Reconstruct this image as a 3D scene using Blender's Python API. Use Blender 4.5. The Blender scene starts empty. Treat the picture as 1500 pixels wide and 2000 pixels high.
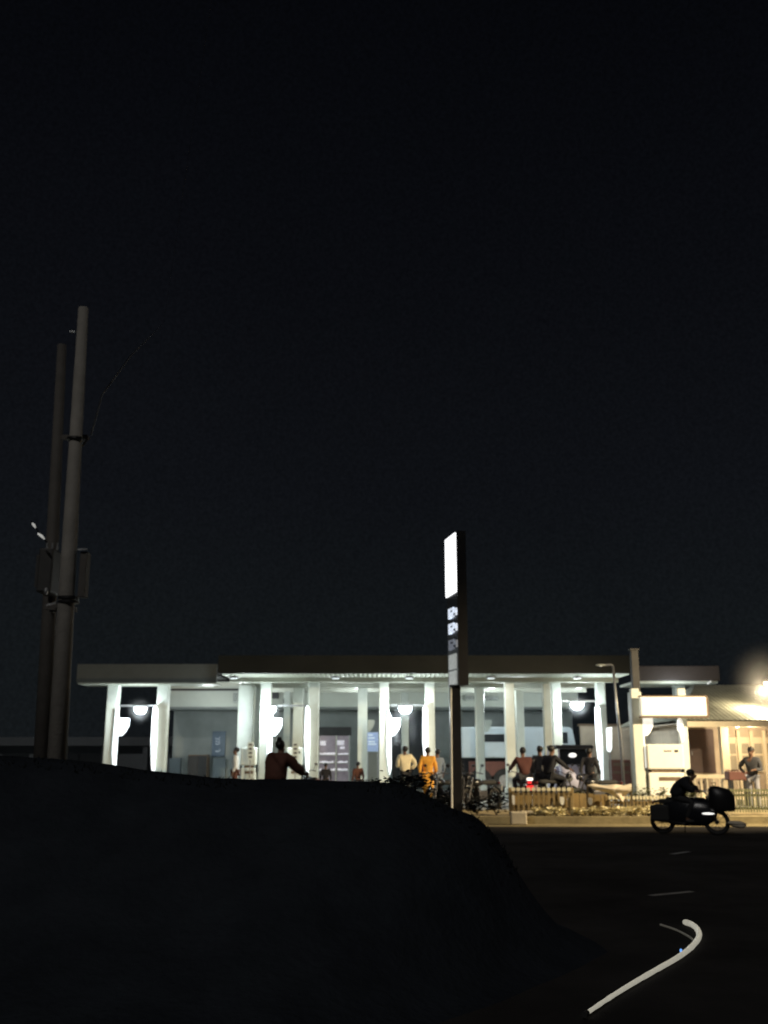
import bpy, bmesh, math, random
from mathutils import Vector, Matrix
random.seed(11)
C = bpy.context.scene.collection
F = 1950.0; PITCH = math.atan(475 / F); EYE = 1.6
cp, sp = math.cos(PITCH), math.sin(PITCH)

# ---------------------------------------------------------------- helpers
def at(px, row, Y):
    """world point on the vertical plane y = Y seen at that place of the photograph"""
    xr = (px - 750) / F; yr = (1000 - row) / F
    dy = cp - yr * sp; dz = sp + yr * cp
    k = Y / dy
    return Vector((xr * k, Y, EYE + dz * k))
def zrow(row, Y): return at(750, row, Y).z
def gr(px, row, z=0.0):
    xr = (px - 750) / F; yr = (1000 - row) / F
    dy = cp - yr * sp; dz = sp + yr * cp
    k = (z - EYE) / dz
    return Vector((xr * k, dy * k, z))

def tag(o, label=None, cat=None, group=None, kind=None):
    if label: o['label'] = label
    if cat: o['category'] = cat
    if group: o['group'] = group
    if kind: o['kind'] = kind
    return o
def thing(name, label, cat, loc=(0, 0, 0), rz=0.0, group=None):
    o = bpy.data.objects.new(name, None); C.objects.link(o)
    o.location = loc; o.rotation_euler = (0, 0, rz); o.empty_display_size = .2
    return tag(o, label, cat, group)
def dup(root, loc, rz, label, group=None):
    r = root.copy(); C.objects.link(r); r.location = loc; r.rotation_euler = (0, 0, rz); r['label'] = label
    if group: r['group'] = group
    for ch in list(root.children):
        c = ch.copy(); C.objects.link(c); c.parent = r
        for g in list(ch.children):
            d = g.copy(); C.objects.link(d); d.parent = c
    return r

class MB:
    def __init__(s): s.bm = bmesh.new()
    def box(s, c, size, rot=None, bev=0.0):
        t = bmesh.new(); bmesh.ops.create_cube(t, size=1)
        bmesh.ops.scale(t, vec=size, verts=t.verts)
        if bev: bmesh.ops.bevel(t, geom=t.edges[:], offset=bev, segments=2, affect='EDGES', profile=.5)
        if rot is not None: bmesh.ops.transform(t, matrix=rot.to_4x4(), verts=t.verts)
        bmesh.ops.translate(t, vec=c, verts=t.verts)
        s.add(t); return s
    def add(s, t):
        me = bpy.data.meshes.new('tmp'); t.to_mesh(me); t.free(); s.bm.from_mesh(me); bpy.data.meshes.remove(me)
    def span(s, a, b, bev=0.0):
        a = Vector(a); b = Vector(b)
        return s.box((a + b) / 2, (abs(b.x - a.x), abs(b.y - a.y), abs(b.z - a.z)), bev=bev)
    def cyl(s, a, b, r0, r1=None, n=14):
        a = Vector(a); b = Vector(b); r1 = r0 if r1 is None else r1
        t = bmesh.new(); L = (b - a).length
        bmesh.ops.create_cone(t, cap_ends=True, segments=n, radius1=r0, radius2=r1, depth=L)
        q = Vector((0, 0, 1)).rotation_difference((b - a).normalized())
        bmesh.ops.transform(t, matrix=Matrix.Translation((a + b) / 2) @ q.to_matrix().to_4x4(), verts=t.verts)
        s.add(t); return s
    def ball(s, c, r, sc=(1, 1, 1), n=16):
        t = bmesh.new(); bmesh.ops.create_uvsphere(t, u_segments=n, v_segments=max(6, n // 2), radius=r)
        bmesh.ops.scale(t, vec=sc, verts=t.verts); bmesh.ops.translate(t, vec=c, verts=t.verts)
        s.add(t); return s
    def tube(s, pts, r, n=8):
        pts = [Vector(p) for p in pts]; rr = r if isinstance(r, (list, tuple)) else [r] * len(pts)
        rings = []
        for i, p in enumerate(pts):
            d = (pts[min(i + 1, len(pts) - 1)] - pts[max(i - 1, 0)]).normalized()
            up = Vector((0, 0, 1)) if abs(d.z) < .9 else Vector((1, 0, 0))
            u = d.cross(up).normalized(); v = u.cross(d).normalized()
            rings.append([s.bm.verts.new(p + (u * math.cos(2 * math.pi * k / n) + v * math.sin(2 * math.pi * k / n)) * rr[i]) for k in range(n)])
        for a, b in zip(rings, rings[1:]):
            for k in range(n): s.bm.faces.new((a[k], a[(k + 1) % n], b[(k + 1) % n], b[k]))
        s.bm.faces.new(rings[0][::-1]); s.bm.faces.new(rings[-1]); return s
    def prism(s, poly, y0, y1, axis='y'):
        f = {'y': lambda p, d: (p[0], d, p[1]), 'x': lambda p, d: (d, p[0], p[1]), 'z': lambda p, d: (p[0], p[1], d)}[axis]
        a = [s.bm.verts.new(f(p, y0)) for p in poly]; b = [s.bm.verts.new(f(p, y1)) for p in poly]
        n = len(poly)
        s.bm.faces.new(a); s.bm.faces.new(b[::-1])
        for k in range(n): s.bm.faces.new((a[k], b[k], b[(k + 1) % n], a[(k + 1) % n]))
        return s
    def loft(s, rings, n=20, caps=True):
        R = []
        for (z, cx, cy, rx, ry) in rings:
            R.append([s.bm.verts.new((cx + rx * math.cos(2 * math.pi * k / n), cy + ry * math.sin(2 * math.pi * k / n), z)) for k in range(n)])
        for a, b in zip(R, R[1:]):
            for k in range(n): s.bm.faces.new((a[k], a[(k + 1) % n], b[(k + 1) % n], b[k]))
        if caps: s.bm.faces.new(R[0][::-1]); s.bm.faces.new(R[-1])
        return s
    def ring(s, c, R, r, axis='x', n=28, m=8):
        """torus"""
        rings = []
        for i in range(n):
            a = 2 * math.pi * i / n; rr = []
            for j in range(m):
                b = 2 * math.pi * j / m; d = R + r * math.cos(b); h = r * math.sin(b)
                p = (h, d * math.cos(a), d * math.sin(a)) if axis == 'x' else (d * math.cos(a), d * math.sin(a), h)
                rr.append(s.bm.verts.new(Vector(c) + Vector(p)))
            rings.append(rr)
        for i in range(n):
            for j in range(m):
                s.bm.faces.new((rings[i][j], rings[(i + 1) % n][j], rings[(i + 1) % n][(j + 1) % m], rings[i][(j + 1) % m]))
        return s
    def build(s, name, m, parent=None, world=False, smooth=False):
        bmesh.ops.recalc_face_normals(s.bm, faces=s.bm.faces)
        if world and parent is not None:
            off = Vector(parent.location); p = parent.parent
            while p is not None: off += Vector(p.location); p = p.parent
            bmesh.ops.translate(s.bm, vec=-off, verts=s.bm.verts)
        me = bpy.data.meshes.new(name); s.bm.to_mesh(me); s.bm.free()
        me.materials.append(m)
        if smooth:
            for f in me.polygons: f.use_smooth = True
        o = bpy.data.objects.new(name, me); C.objects.link(o)
        if parent is not None: o.parent = parent
        return o

def mat(name, col, rough=.6, var=.25, scale=4.0, metal=0.0, emit=None, es=0.0, bump=.15, col2=None, spec=.5, bscale=None, stretch=None):
    m = bpy.data.materials.new(name); m.use_nodes = True
    nt = m.node_tree; b = nt.nodes['Principled BSDF']
    tc = nt.nodes.new('ShaderNodeTexCoord'); src = tc.outputs['Object']
    if stretch:
        mp = nt.nodes.new('ShaderNodeMapping'); mp.inputs['Scale'].default_value = stretch
        nt.links.new(src, mp.inputs[0]); src = mp.outputs[0]
    n = nt.nodes.new('ShaderNodeTexNoise'); n.inputs['Scale'].default_value = scale; n.inputs['Detail'].default_value = 8; n.inputs['Roughness'].default_value = .65
    nt.links.new(src, n.inputs['Vector'])
    r = nt.nodes.new('ShaderNodeValToRGB'); r.color_ramp.elements[0].position = .3; r.color_ramp.elements[1].position = .7
    c2 = col2 or tuple(c * (1 - var) for c in col)
    r.color_ramp.elements[0].color = (*c2, 1); r.color_ramp.elements[1].color = (*col, 1)
    nt.links.new(n.outputs['Fac'], r.inputs[0]); nt.links.new(r.outputs[0], b.inputs['Base Color'])
    b.inputs['Roughness'].default_value = rough; b.inputs['Metallic'].default_value = metal
    b.inputs['Specular IOR Level'].default_value = spec
    if bump:
        n2 = nt.nodes.new('ShaderNodeTexNoise'); n2.inputs['Scale'].default_value = bscale or scale * 8; n2.inputs['Detail'].default_value = 4
        nt.links.new(src, n2.inputs['Vector'])
        bp = nt.nodes.new('ShaderNodeBump'); bp.inputs['Strength'].default_value = bump; bp.inputs['Distance'].default_value = .02
        nt.links.new(n2.outputs['Fac'], bp.inputs['Height']); nt.links.new(bp.outputs[0], b.inputs['Normal'])
    if emit:
        b.inputs['Emission Color'].default_value = (*emit, 1)
        mul = nt.nodes.new('ShaderNodeMath'); mul.operation = 'MULTIPLY_ADD'
        mul.inputs[1].default_value = es * .5; mul.inputs[2].default_value = es * .75
        nt.links.new(n.outputs['Fac'], mul.inputs[0]); nt.links.new(mul.outputs[0], b.inputs['Emission Strength'])
    return m

M = dict(
    paint=mat('column_paint', (.68, .72, .66), .55, .22, 1.6, col2=(.57, .61, .55)),
    greypaint=mat('grey_column_paint', (.46, .50, .46), .6, .25, 1.5),
    fascia=mat('pale_fascia', (.085, .093, .088), .6, .3, .7),
    darkfascia=mat('dark_fascia', (.020, .022, .020), .5, .4, .6, spec=.2),
    purplefascia=mat('dull_purple_fascia', (.038, .031, .033), .5, .3, .7),
    soffit=mat('corrugated_sheet', (.55, .58, .50), .45, .25, 1.2, metal=.1),
    beam=mat('beam_paint', (.5, .52, .45), .6, .25, 1.1),
    band=mat('shop_band', (.56, .60, .53), .7, .18, .6),
    shopwall=mat('shop_wall', (.24, .27, .26), .7, .3, .8),
    bluewall=mat('blue_grey_wall', (.16, .2, .22), .7, .25, .8),
    dark=mat('black_metal', (.02, .02, .022), .4, .4, 5, metal=.3),
    darkbox=mat('dark_box', (.035, .035, .035), .6, .4, 4),
    rubber=mat('rubber', (.02, .02, .02), .8, .3, 20),
    chrome=mat('chrome', (.7, .72, .75), .18, .2, 12, metal=1),
    bikemetal=mat('worn_bike_metal', (.08, .08, .09), .45, .4, 12, metal=.6),
    steel=mat('galvanised', (.42, .43, .44), .4, .3, 10, metal=.8),
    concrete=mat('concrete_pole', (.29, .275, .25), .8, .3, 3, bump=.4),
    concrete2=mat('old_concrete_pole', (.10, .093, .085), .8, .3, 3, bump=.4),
    white=mat('white_enamel', (.88, .88, .82), .35, .1, 2),
    sign=mat('white_sign_face', (.8, .8, .74), .4, .06, 1.5, emit=(1, .93, .74), es=.38),  # emission stands in for lamp light on the sign face
    asphalt=mat('asphalt', (.048, .046, .046), .95, .5, .55, bump=.6, bscale=60, spec=.0),
    ground=mat('dirt_ground', (.05, .045, .035), .95, .4, .5, bump=.6),
    forecourt=mat('forecourt_concrete', (.3, .3, .27), .7, .3, .5, bump=.3),
    kerb=mat('kerb_stone', (.36, .30, .16), .8, .5, 2.5, bump=.5),
    gutter=mat('dusty_gutter', (.27, .22, .11), .9, .5, 1.3, bump=.5),
    verge=mat('verge_soil', (.4, .32, .17), .95, .6, 3, bump=.8),
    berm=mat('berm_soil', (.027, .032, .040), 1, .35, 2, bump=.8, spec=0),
    glassdark=mat('dark_glass', (.03, .035, .04), .08, .2, 3),
    tips=mat('pale_tips', (.9, .84, .6), .6, .2, 6),
    fence=mat('fence_paint', (.34, .25, .11), .6, .4, 6),
    fencegreen=mat('green_fence_paint', (.2, .21, .11), .6, .4, 6),
    leaf=mat('dull_leaves', (.09, .10, .035), .7, .5, 6),
    darkleaf=mat('dark_leaves', (.020, .023, .024), .9, .5, 6, spec=0),
    paleleaf=mat('pale_leaves', (.85, .76, .46), .6, .35, 9),
    stem=mat('stem', (.12, .09, .05), .8, .3, 9),
    cloth=mat('cream_cloth', (.66, .58, .45), .85, .25, 5),
    skin=mat('skin', (.17, .09, .055), .6, .2, 12, bump=.05),
    hair=mat('hair', (.01, .009, .009), .5, .3, 30),
    lampglow=mat('lamp_glow', (.9, .95, 1), .3, .02, 3, emit=(.80, .93, 1), es=20),
    panelglow=mat('panel_glow', (.9, .95, 1), .3, .02, 3, emit=(.86, .97, 1), es=1.3),
    totemglow=mat('totem_glow', (.9, .9, .9), .3, .02, 3, emit=(.97, .98, 1), es=1.6),
    digitglow=mat('digit_glow', (.8, .85, .9), .3, .4, 30, emit=(.78, .86, 1), es=.75),
    digitdim=mat('dim_digit_glow', (.4, .45, .5), .3, .4, 30, emit=(.65, .7, .85), es=.14),
    totemwhite=mat('worn_white_panel', (.6, .62, .6), .5, .55, 9, emit=(.85, .9, .86), es=.27),
    warmglow=mat('warm_lamp_glow', (1, .95, .8), .3, .02, 3, emit=(1, .86, .58), es=14),
    flagwarm=mat('warm_flag_panel', (.9, .9, .85), .3, .05, 3, emit=(1, .97, .88), es=.8),
    truck=mat('pale_blue_white_paint', (.50, .58, .63), .4, .15, 1.2, emit=(.6, .72, .8), es=.03),
    roof=mat('corrugated_roof', (.40, .41, .34), .5, .35, 1.3, metal=.15),
    officewall=mat('office_wall', (.50, .42, .32), .75, .3, 1.4),
    officetrim=mat('office_trim', (.68, .60, .44), .6, .15, 2),
    door=mat('dark_red_door', (.075, .045, .04), .6, .3, 2),
    screen=mat('golden_board', (.40, .28, .11), .8, .5, 3),
    brown=mat('brown_board', (.16, .11, .07), .7, .3, 4),
    plum=mat('red_brown_paint', (.16, .06, .045), .7, .3, 5),
    curtain=mat('window_curtain', (.34, .31, .24), .8, .2, 8),
    rick=mat('lilac_grey_paint', (.62, .62, .78), .35, .15, 4),
    bikered=mat('dark_red_paint', (.12, .02, .02), .3, .3, 6),
    bikeblack=mat('bike_black_paint', (.015, .016, .02), .25, .3, 6),
    redglow=mat('tail_glow', (.6, .02, .02), .3, .1, 6, emit=(1, .04, .05), es=.5),
    whiteglow=mat('white_glow', (.9, .9, .9), .2, .05, 6, emit=(1, .97, .93), es=1.2),  # plain white emission; also paints the windscreen reflection
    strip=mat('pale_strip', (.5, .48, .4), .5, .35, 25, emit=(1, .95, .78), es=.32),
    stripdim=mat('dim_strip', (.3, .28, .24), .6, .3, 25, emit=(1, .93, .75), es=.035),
    blueglow=mat('blue_glow', (.1, .3, .8), .3, .1, 6, emit=(.16, .42, 1), es=1.0),
    goods=mat('shelf_goods', (.7, .68, .72), .5, .5, 14, emit=(.85, .85, .92), es=.5),  # emission stands in for light on the shelf goods
    rackback=mat('mauve_rack', (.27, .24, .27), .7, .35, 7, emit=(.5, .45, .5), es=.22),  # emission stands in for light on the rack back
    bluesign=mat('blue_sign', (.10, .15, .21), .5, .4, 10),
    blueboard=mat('blue_board', (.35, .45, .65), .5, .3, 10, emit=(.5, .65, 1), es=.22),
    bluewhite=mat('sign_marks', (.8, .85, .9), .5, .3, 10, emit=(.7, .85, 1), es=.25),
    roadmark=mat('worn_road_paint', (.22, .21, .22), .8, .6, 12),
    glint=mat('painted_glint_glass', (.8, .82, .8), .25, .3, 20, emit=(.9, .9, .85), es=.35),  # emission paints reflected glints onto insulators and lenses
    lowwall=mat('far_wall', (.12, .135, .15), .8, .3, .5),
)
def cloth_mat(n, c, e=None, es=0): return mat(n, c, .85, .3, 7, emit=e, es=es)

# ---------------------------------------------------------------- setting
def sheet(name, x0, x1, y0, y1, z, m, thick=None):
    b = MB()
    if thick: b.span((x0, y0, z - thick), (x1, y1, z))
    else:
        v = [b.bm.verts.new(p) for p in ((x0, y0, z), (x1, y0, z), (x1, y1, z), (x0, y1, z))]; b.bm.faces.new(v)
    o = b.build(name, m); return tag(o, kind='structure')
sheet('ground', -500, 500, -60, 900, -.02, M['ground'])
sheet('road', -90, 90, 4.5, 24.0, 0, M['asphalt'])
sheet('gutter', -90, 90, 24.004, 24.95, .004, M['gutter'])
sheet('kerb', -90, 90, 24.95, 25.15, .17, M['kerb'], .17)
sheet('verge', -90, 90, 25.155, 28.4, .15, M['verge'], .13)
sheet('forecourt', -60, 60, 28.405, 55, .1, M['forecourt'], .1)

# dark embankment in front, left
crest = [(-400, 1462), (0, 1470), (60, 1471), (140, 1477), (220, 1488), (320, 1500), (420, 1510), (500, 1516), (640, 1519), (750, 1521), (790, 1526), (815, 1538), (850, 1556), (900, 1580), (950, 1604), (1010, 1640), (1060, 1740), (1110, 1900), (1130, 2050)]
def crest_z(X, Y=9.0):
    px = 750 + X / (Y * cp) * F
    if X > .69: return 1.15 * math.exp(-((X - .69) / .62) ** 2)
    for (a, ra), (b, rb) in zip(crest, crest[1:]):
        if px <= b:
            t = max(0, (px - a) / (b - a)); return max(0, zrow(ra + (rb - ra) * t, Y))
    return 0.0
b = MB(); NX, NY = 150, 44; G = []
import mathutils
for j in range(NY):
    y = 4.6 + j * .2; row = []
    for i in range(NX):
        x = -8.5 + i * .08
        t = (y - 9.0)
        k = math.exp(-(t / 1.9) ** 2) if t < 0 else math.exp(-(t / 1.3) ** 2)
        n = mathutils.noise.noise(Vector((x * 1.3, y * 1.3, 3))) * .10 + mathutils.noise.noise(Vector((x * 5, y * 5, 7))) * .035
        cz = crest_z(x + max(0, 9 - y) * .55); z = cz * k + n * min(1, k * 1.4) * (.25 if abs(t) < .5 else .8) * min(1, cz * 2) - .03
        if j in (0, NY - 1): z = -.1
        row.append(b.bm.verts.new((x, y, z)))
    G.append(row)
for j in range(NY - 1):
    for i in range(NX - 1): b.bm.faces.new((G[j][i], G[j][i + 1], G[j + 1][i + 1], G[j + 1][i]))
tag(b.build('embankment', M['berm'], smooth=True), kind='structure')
b = MB()
for k in range(2600):
    x = random.uniform(-6.5, 1.1); y = random.uniform(8.6, 9.6); z = crest_z(x) * (math.exp(-((y - 9) / 1.9) ** 2) if y < 9 else math.exp(-((y - 9) / 1.3) ** 2)) - .05
    h = random.uniform(.02, .04) * (1.0 if x < -.2 else 1.25); a = random.uniform(0, 6.28); w = .008
    d = Vector((random.uniform(-.03, .03), random.uniform(-.03, .03), h))
    p = Vector((x, y, z)); u = Vector((math.cos(a), math.sin(a), 0)) * w
    b.bm.faces.new([b.bm.verts.new(q) for q in (p - u, p + u, p + d)])
tag(b.build('grass', M['darkleaf']), 'short dry grass along the dark embankment crest', 'grass', kind='stuff')

# ---------------------------------------------------------------- plants
def leafy(name, label, cat, loc, h, r, m, n=260, group=None, ls=.05, squash=1.0):
    root = thing(name, label, cat, loc, 0, group)
    b = MB(); st = MB()
    for k in range(7):
        a = random.uniform(0, 6.28); q = Vector((math.cos(a) * r * .6, math.sin(a) * r * .6, h * random.uniform(.5, .85)))
        st.tube([(0, 0, 0), q * .5 + Vector((0, 0, .03)), q], [.012, .008, .004], 5)
    cl = [(random.uniform(-.6, .6) * r, random.uniform(-.6, .6) * r, h * random.uniform(.3, .9)) for _ in range(9)]
    for k in range(n):
        c = Vector(random.choice(cl)); p = c + Vector([random.gauss(0, 1) * r * .28, random.gauss(0, 1) * r * .28, random.gauss(0, 1) * h * .13 * squash])
        p.z = max(.02, p.z)
        q = Matrix.Rotation(random.uniform(0, 6.28), 3, 'Z') @ Matrix.Rotation(random.uniform(-1.2, 1.2), 3, 'X')
        l = ls * random.uniform(.6, 1.4); w = l * .38
        b.bm.faces.new([b.bm.verts.new(p + q @ Vector(v)) for v in ((-l, 0, 0), (0, -w, l * .1), (l, 0, 0), (0, w, l * .1))])
    b.build('foliage', m, root); st.build('stem', M['stem'], root)
    return root

# ---------------------------------------------------------------- utility pole pair
pb = at(116, 1470, 18); pt_ = at(163, 602, 18)
root = thing('utility_pole', 'tall pair of concrete power poles carrying a transformer, left of the canopy', 'utility pole', (pb.x, 18, 0))
def z_(row, Y=18): return zrow(row, Y)
p0 = Vector((pb.x - .01, 18, 0)); p1 = Vector((pt_.x, 18, pt_.z))
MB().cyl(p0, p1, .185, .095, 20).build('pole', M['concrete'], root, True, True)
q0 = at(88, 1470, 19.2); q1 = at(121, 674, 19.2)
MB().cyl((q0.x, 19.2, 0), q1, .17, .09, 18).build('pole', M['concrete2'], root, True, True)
for px, row, rr in ((134, 1168, .19), (134, 1176, .19), (148, 858, .165)):
    c = at(px, row, 18); MB().cyl((c.x, 18, c.z - .025), (c.x, 18, c.z + .02), rr, rr, 20).build('band', M['dark'], root, True)
b = MB(); c = at(145, 855, 18.25); b.box((c.x + .02, 18.22, c.z), (.5, .08, .08)); c2 = at(150, 870, 18.25)
b.cyl((c.x + .3, 18.22, c.z), (c.x + .05, 18.22, c.z - .35), .02)
b.build('crossarm', M['concrete2'], root, True)
b = MB(); c = at(128, 1180, 18.3); b.box((c.x - .22, 18.55, c.z - .02), (.5, .12, .10)); b.box((c.x - .22, 18.9, c.z - .02), (.5, .1, .09))
b.build('platform_beam', M['concrete2'], root, True)
# transformer behind left pole
a = at(78, 1160, 18.6); e = at(108, 1075, 18.6)
tr = MB(); tr.span((a.x, 18.35, a.z), (e.x + .05, 18.95, e.z), bev=.03)
for k in range(6): tr.span((a.x - .05, 18.4 + k * .09, a.z + .1), (a.x, 18.42 + k * .09, e.z - .12))
to = tr.build('transformer', M['darkbox'], root, True)
b = MB()
for k in range(3): b.cyl((a.x + .06 + k * .1, 18.6, e.z), (a.x + .06 + k * .1, 18.6, e.z + .15), .022, .014, 10)
b.build('bushing', M['steel'], to, True)
a = at(152, 1166, 18); e = at(172, 1078, 18)
MB().span((a.x, 17.95, a.z), (e.x, 18.2, e.z), bev=.015).build('meter_box', M['concrete2'], root, True)
MB().box(at(161, 1073, 17.9), (.17, .05, .02)).build('bracket', M['steel'], root, True)
MB().ball(at(90, 1155, 18.1), .045, (.9, .9, 1.6)).build('pot_insulator', M['steel'], root, True)
MB().box(at(100, 1180, 18.0), (.17, .05, .03), Matrix.Rotation(-.25, 3, 'Y')).build('bracket', M['steel'], root, True)
MB().box(at(142, 648, 17.9), (.10, .05, .015)).build('bracket', M['steel'], root, True)
b = MB()
for (x0, y0, x1, y1) in ((63, 1022, 69, 1031), (74, 1042, 87, 1053)):
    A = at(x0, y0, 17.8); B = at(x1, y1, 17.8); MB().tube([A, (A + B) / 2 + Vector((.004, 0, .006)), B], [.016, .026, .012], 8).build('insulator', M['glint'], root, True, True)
A = at(92, 1060, 17.9); B = at(60, 1018, 17.8)
MB().tube([A, B], .012, 6).build('cutout_arm', M['dark'], root, True)
w = MB(); A = at(178, 850, 18.2); B = at(200, 770, 16); D = at(320, 630, 10); E = Vector((1.5, -3, 9.5))
w.tube([A, B, at(255, 695, 13), D, E], [.016, .014, .011, .0015, .0005], 5)
w.build('tmp', mat('cable_sheath', (.16, .16, .19), .9)).name = 'power_cable'
tag(bpy.data.objects['power_cable'], 'faint overhead cable running up and right from the power poles', 'cable')

# ---------------------------------------------------------------- far low wall at the left
root = thing('far_boundary_building', 'long low unlit building behind the leftmost columns', 'building', (-14, 62, 0))
a = at(-60, 1440, 62); e = at(335, 1440, 62)
MB().span((a.x, 62, 0), (e.x, 66, a.z - .5)).build('wall', M['lowwall'], root, True)
MB().span((a.x - .3, 61.4, a.z - .5), (e.x + .3, 66.3, a.z)).build('roof', M['lowwall'], root, True)
for px in (75, 205, 285):
    c = at(px, 1460, 61.6); MB().span((c.x - .15, 61.5, 0), (c.x + .15, 61.8, a.z - .502)).build('pillar', M['lowwall'], root, True)
for px in (30, 130, 180):
    c = at(px, 1470, 61.9); MB().span((c.x - .8, 61.93, .9), (c.x + .8, 61.97, 1.7)).build('window', M['glassdark'], root, True)

def boxrect(b, x0, r0, x1, r1, Y, depth, bev=0.0, zmin=None):
    rm = (r0 + r1) / 2
    A = at(x0, rm, Y); B = at(x1, rm, Y); zt = zrow(r0, Y); zb = zrow(r1, Y) if zmin is None else zmin
    b.span((A.x, Y, zb), (B.x, Y + depth, zt), bev); return (A.x, B.x, zb, zt)

# ---------------------------------------------------------------- canopies
ZB = 4.39
def column(b, px, w, Y, ztop=ZB, z0=.1, d=None):
    c = at(px, 1430, Y); hw = w / 2 / F * Y
    d = d or hw
    b.span((c.x - hw, Y - d, z0 + .35), (c.x + hw, Y + d, ztop), bev=.018)
    b.span((c.x - hw - .05, Y - d - .05, z0), (c.x + hw + .05, Y + d + .05, z0 + .348), bev=.02)
def corrugated(name, x0, x1, y0, y1, z, parent, m, period=.17, amp=.035):
    b = MB(); n = int((x1 - x0) / period * 6); A = []; B = []
    for i in range(n + 1):
        x = x0 + (x1 - x0) * i / n; dz = amp * math.sin(2 * math.pi * x / period)
        A.append(b.bm.verts.new((x, y0, z + dz))); B.append(b.bm.verts.new((x, y1, z + dz)))
    for i in range(n): b.bm.faces.new((A[i], A[i + 1], B[i + 1], B[i]))
    return b.build(name, m, parent, True)

# left canopy
L0 = at(150, 1318, 40).x; L1 = at(423, 1318, 40).x
root = thing('station_canopy', 'shallow grey canopy roof at the left end, over the leftmost column pair', 'canopy', ((L0 + L1) / 2, 40.7, 0))
zt = zrow(1297, 40); zb = zrow(1333, 40)
MB().span((L0, 40, zb + .002), (L1, 40.12, zt)).build('fascia', M['fascia'], root, True)
b = MB(); b.span((L0, 40.125, zb + .05), (L0 + .1, 42.6, zt)); b.span((L0 + .101, 40.125, zb + .3), (L1, 42.6, zt - .01)); b.build('roof', M['darkfascia'], root, True)
b = MB(); b.span((L0 + .05, 40.02, zb - .06), (L1, 41.5, zb)); b.build('soffit', M['soffit'], root, True)

# middle canopy
X0 = at(426, 1300, 36).x; X1 = at(1236, 1300, 36).x
root = thing('station_canopy', 'long dark middle canopy with ribbed underside over most of the forecourt', 'canopy', ((X0 + X1) / 2, 40, 0))
zt = zrow(1280, 36)
MB().span((X0, 36, ZB + .05), (X1, 36.12, zt)).build('fascia', M['darkfascia'], root, True)
b = MB(); b.span((X0, 36.125, ZB + .12), (X1, 45.4, ZB + .3)); b.build('roof', M['darkfascia'], root, True)
corrugated('soffit', X0 + .1, X1 - .1, 36.13, 45.3, ZB + .06, root, M['soffit'])
b = MB()
for Y in (37.6, 40.6, 43.6): MB().span((X0 + .2, Y - .09, ZB - .16), (X1 - .2, Y + .09, ZB + .02)).build('beam', M['beam'], root, True)
for (px, w, Y, m) in ((480, 29, 39, 'paint'), (506, 16, 40.5, 'greypaint'), (560, 12, 43, 'greypaint'), (582, 19, 40.6, 'paint'),
                      (708, 18, 40.6, 'paint'), (791, 14, 43.6, 'greypaint'), (937, 16, 41, 'paint'), (996, 18, 37.6, 'paint'),
                      (1016, 15, 42.2, 'paint'), (1070, 15, 37.6, 'greypaint')):
    b = MB(); column(b, px, w, Y, ZB - .17 if Y not in (41,) else ZB - .02); b.build('column', M[m], root, True)

# right canopy
R0 = at(1238, 1315, 39).x; R1 = at(1406, 1315, 39).x
root = thing('station_canopy', 'short dull purple canopy roof at the right, above the large white sign', 'canopy', ((R0 + R1) / 2, 40, 0))
zt = zrow(1300, 39); zb = zrow(1330, 39)
MB().span((R0, 39, zb), (R1, 39.12, zt), bev=.03).build('fascia', M['purplefascia'], root, True)
MB().span((R0 + .02, 39.02, zb - .09), (R1 - .1, 41.5, zb - .003)).build('soffit', M['soffit'], root, True)
b = MB(); column(b, 1331, 20, 40.5, zb - .09); b.build('column', M['greypaint'], root, True)
b = MB(); A = at(1385, 1333, 38.9); b.box(A, (.16, .1, .06), Matrix.Rotation(-.6, 3, 'Y')); b.build('lamp', M['glint'], root, True)

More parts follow.
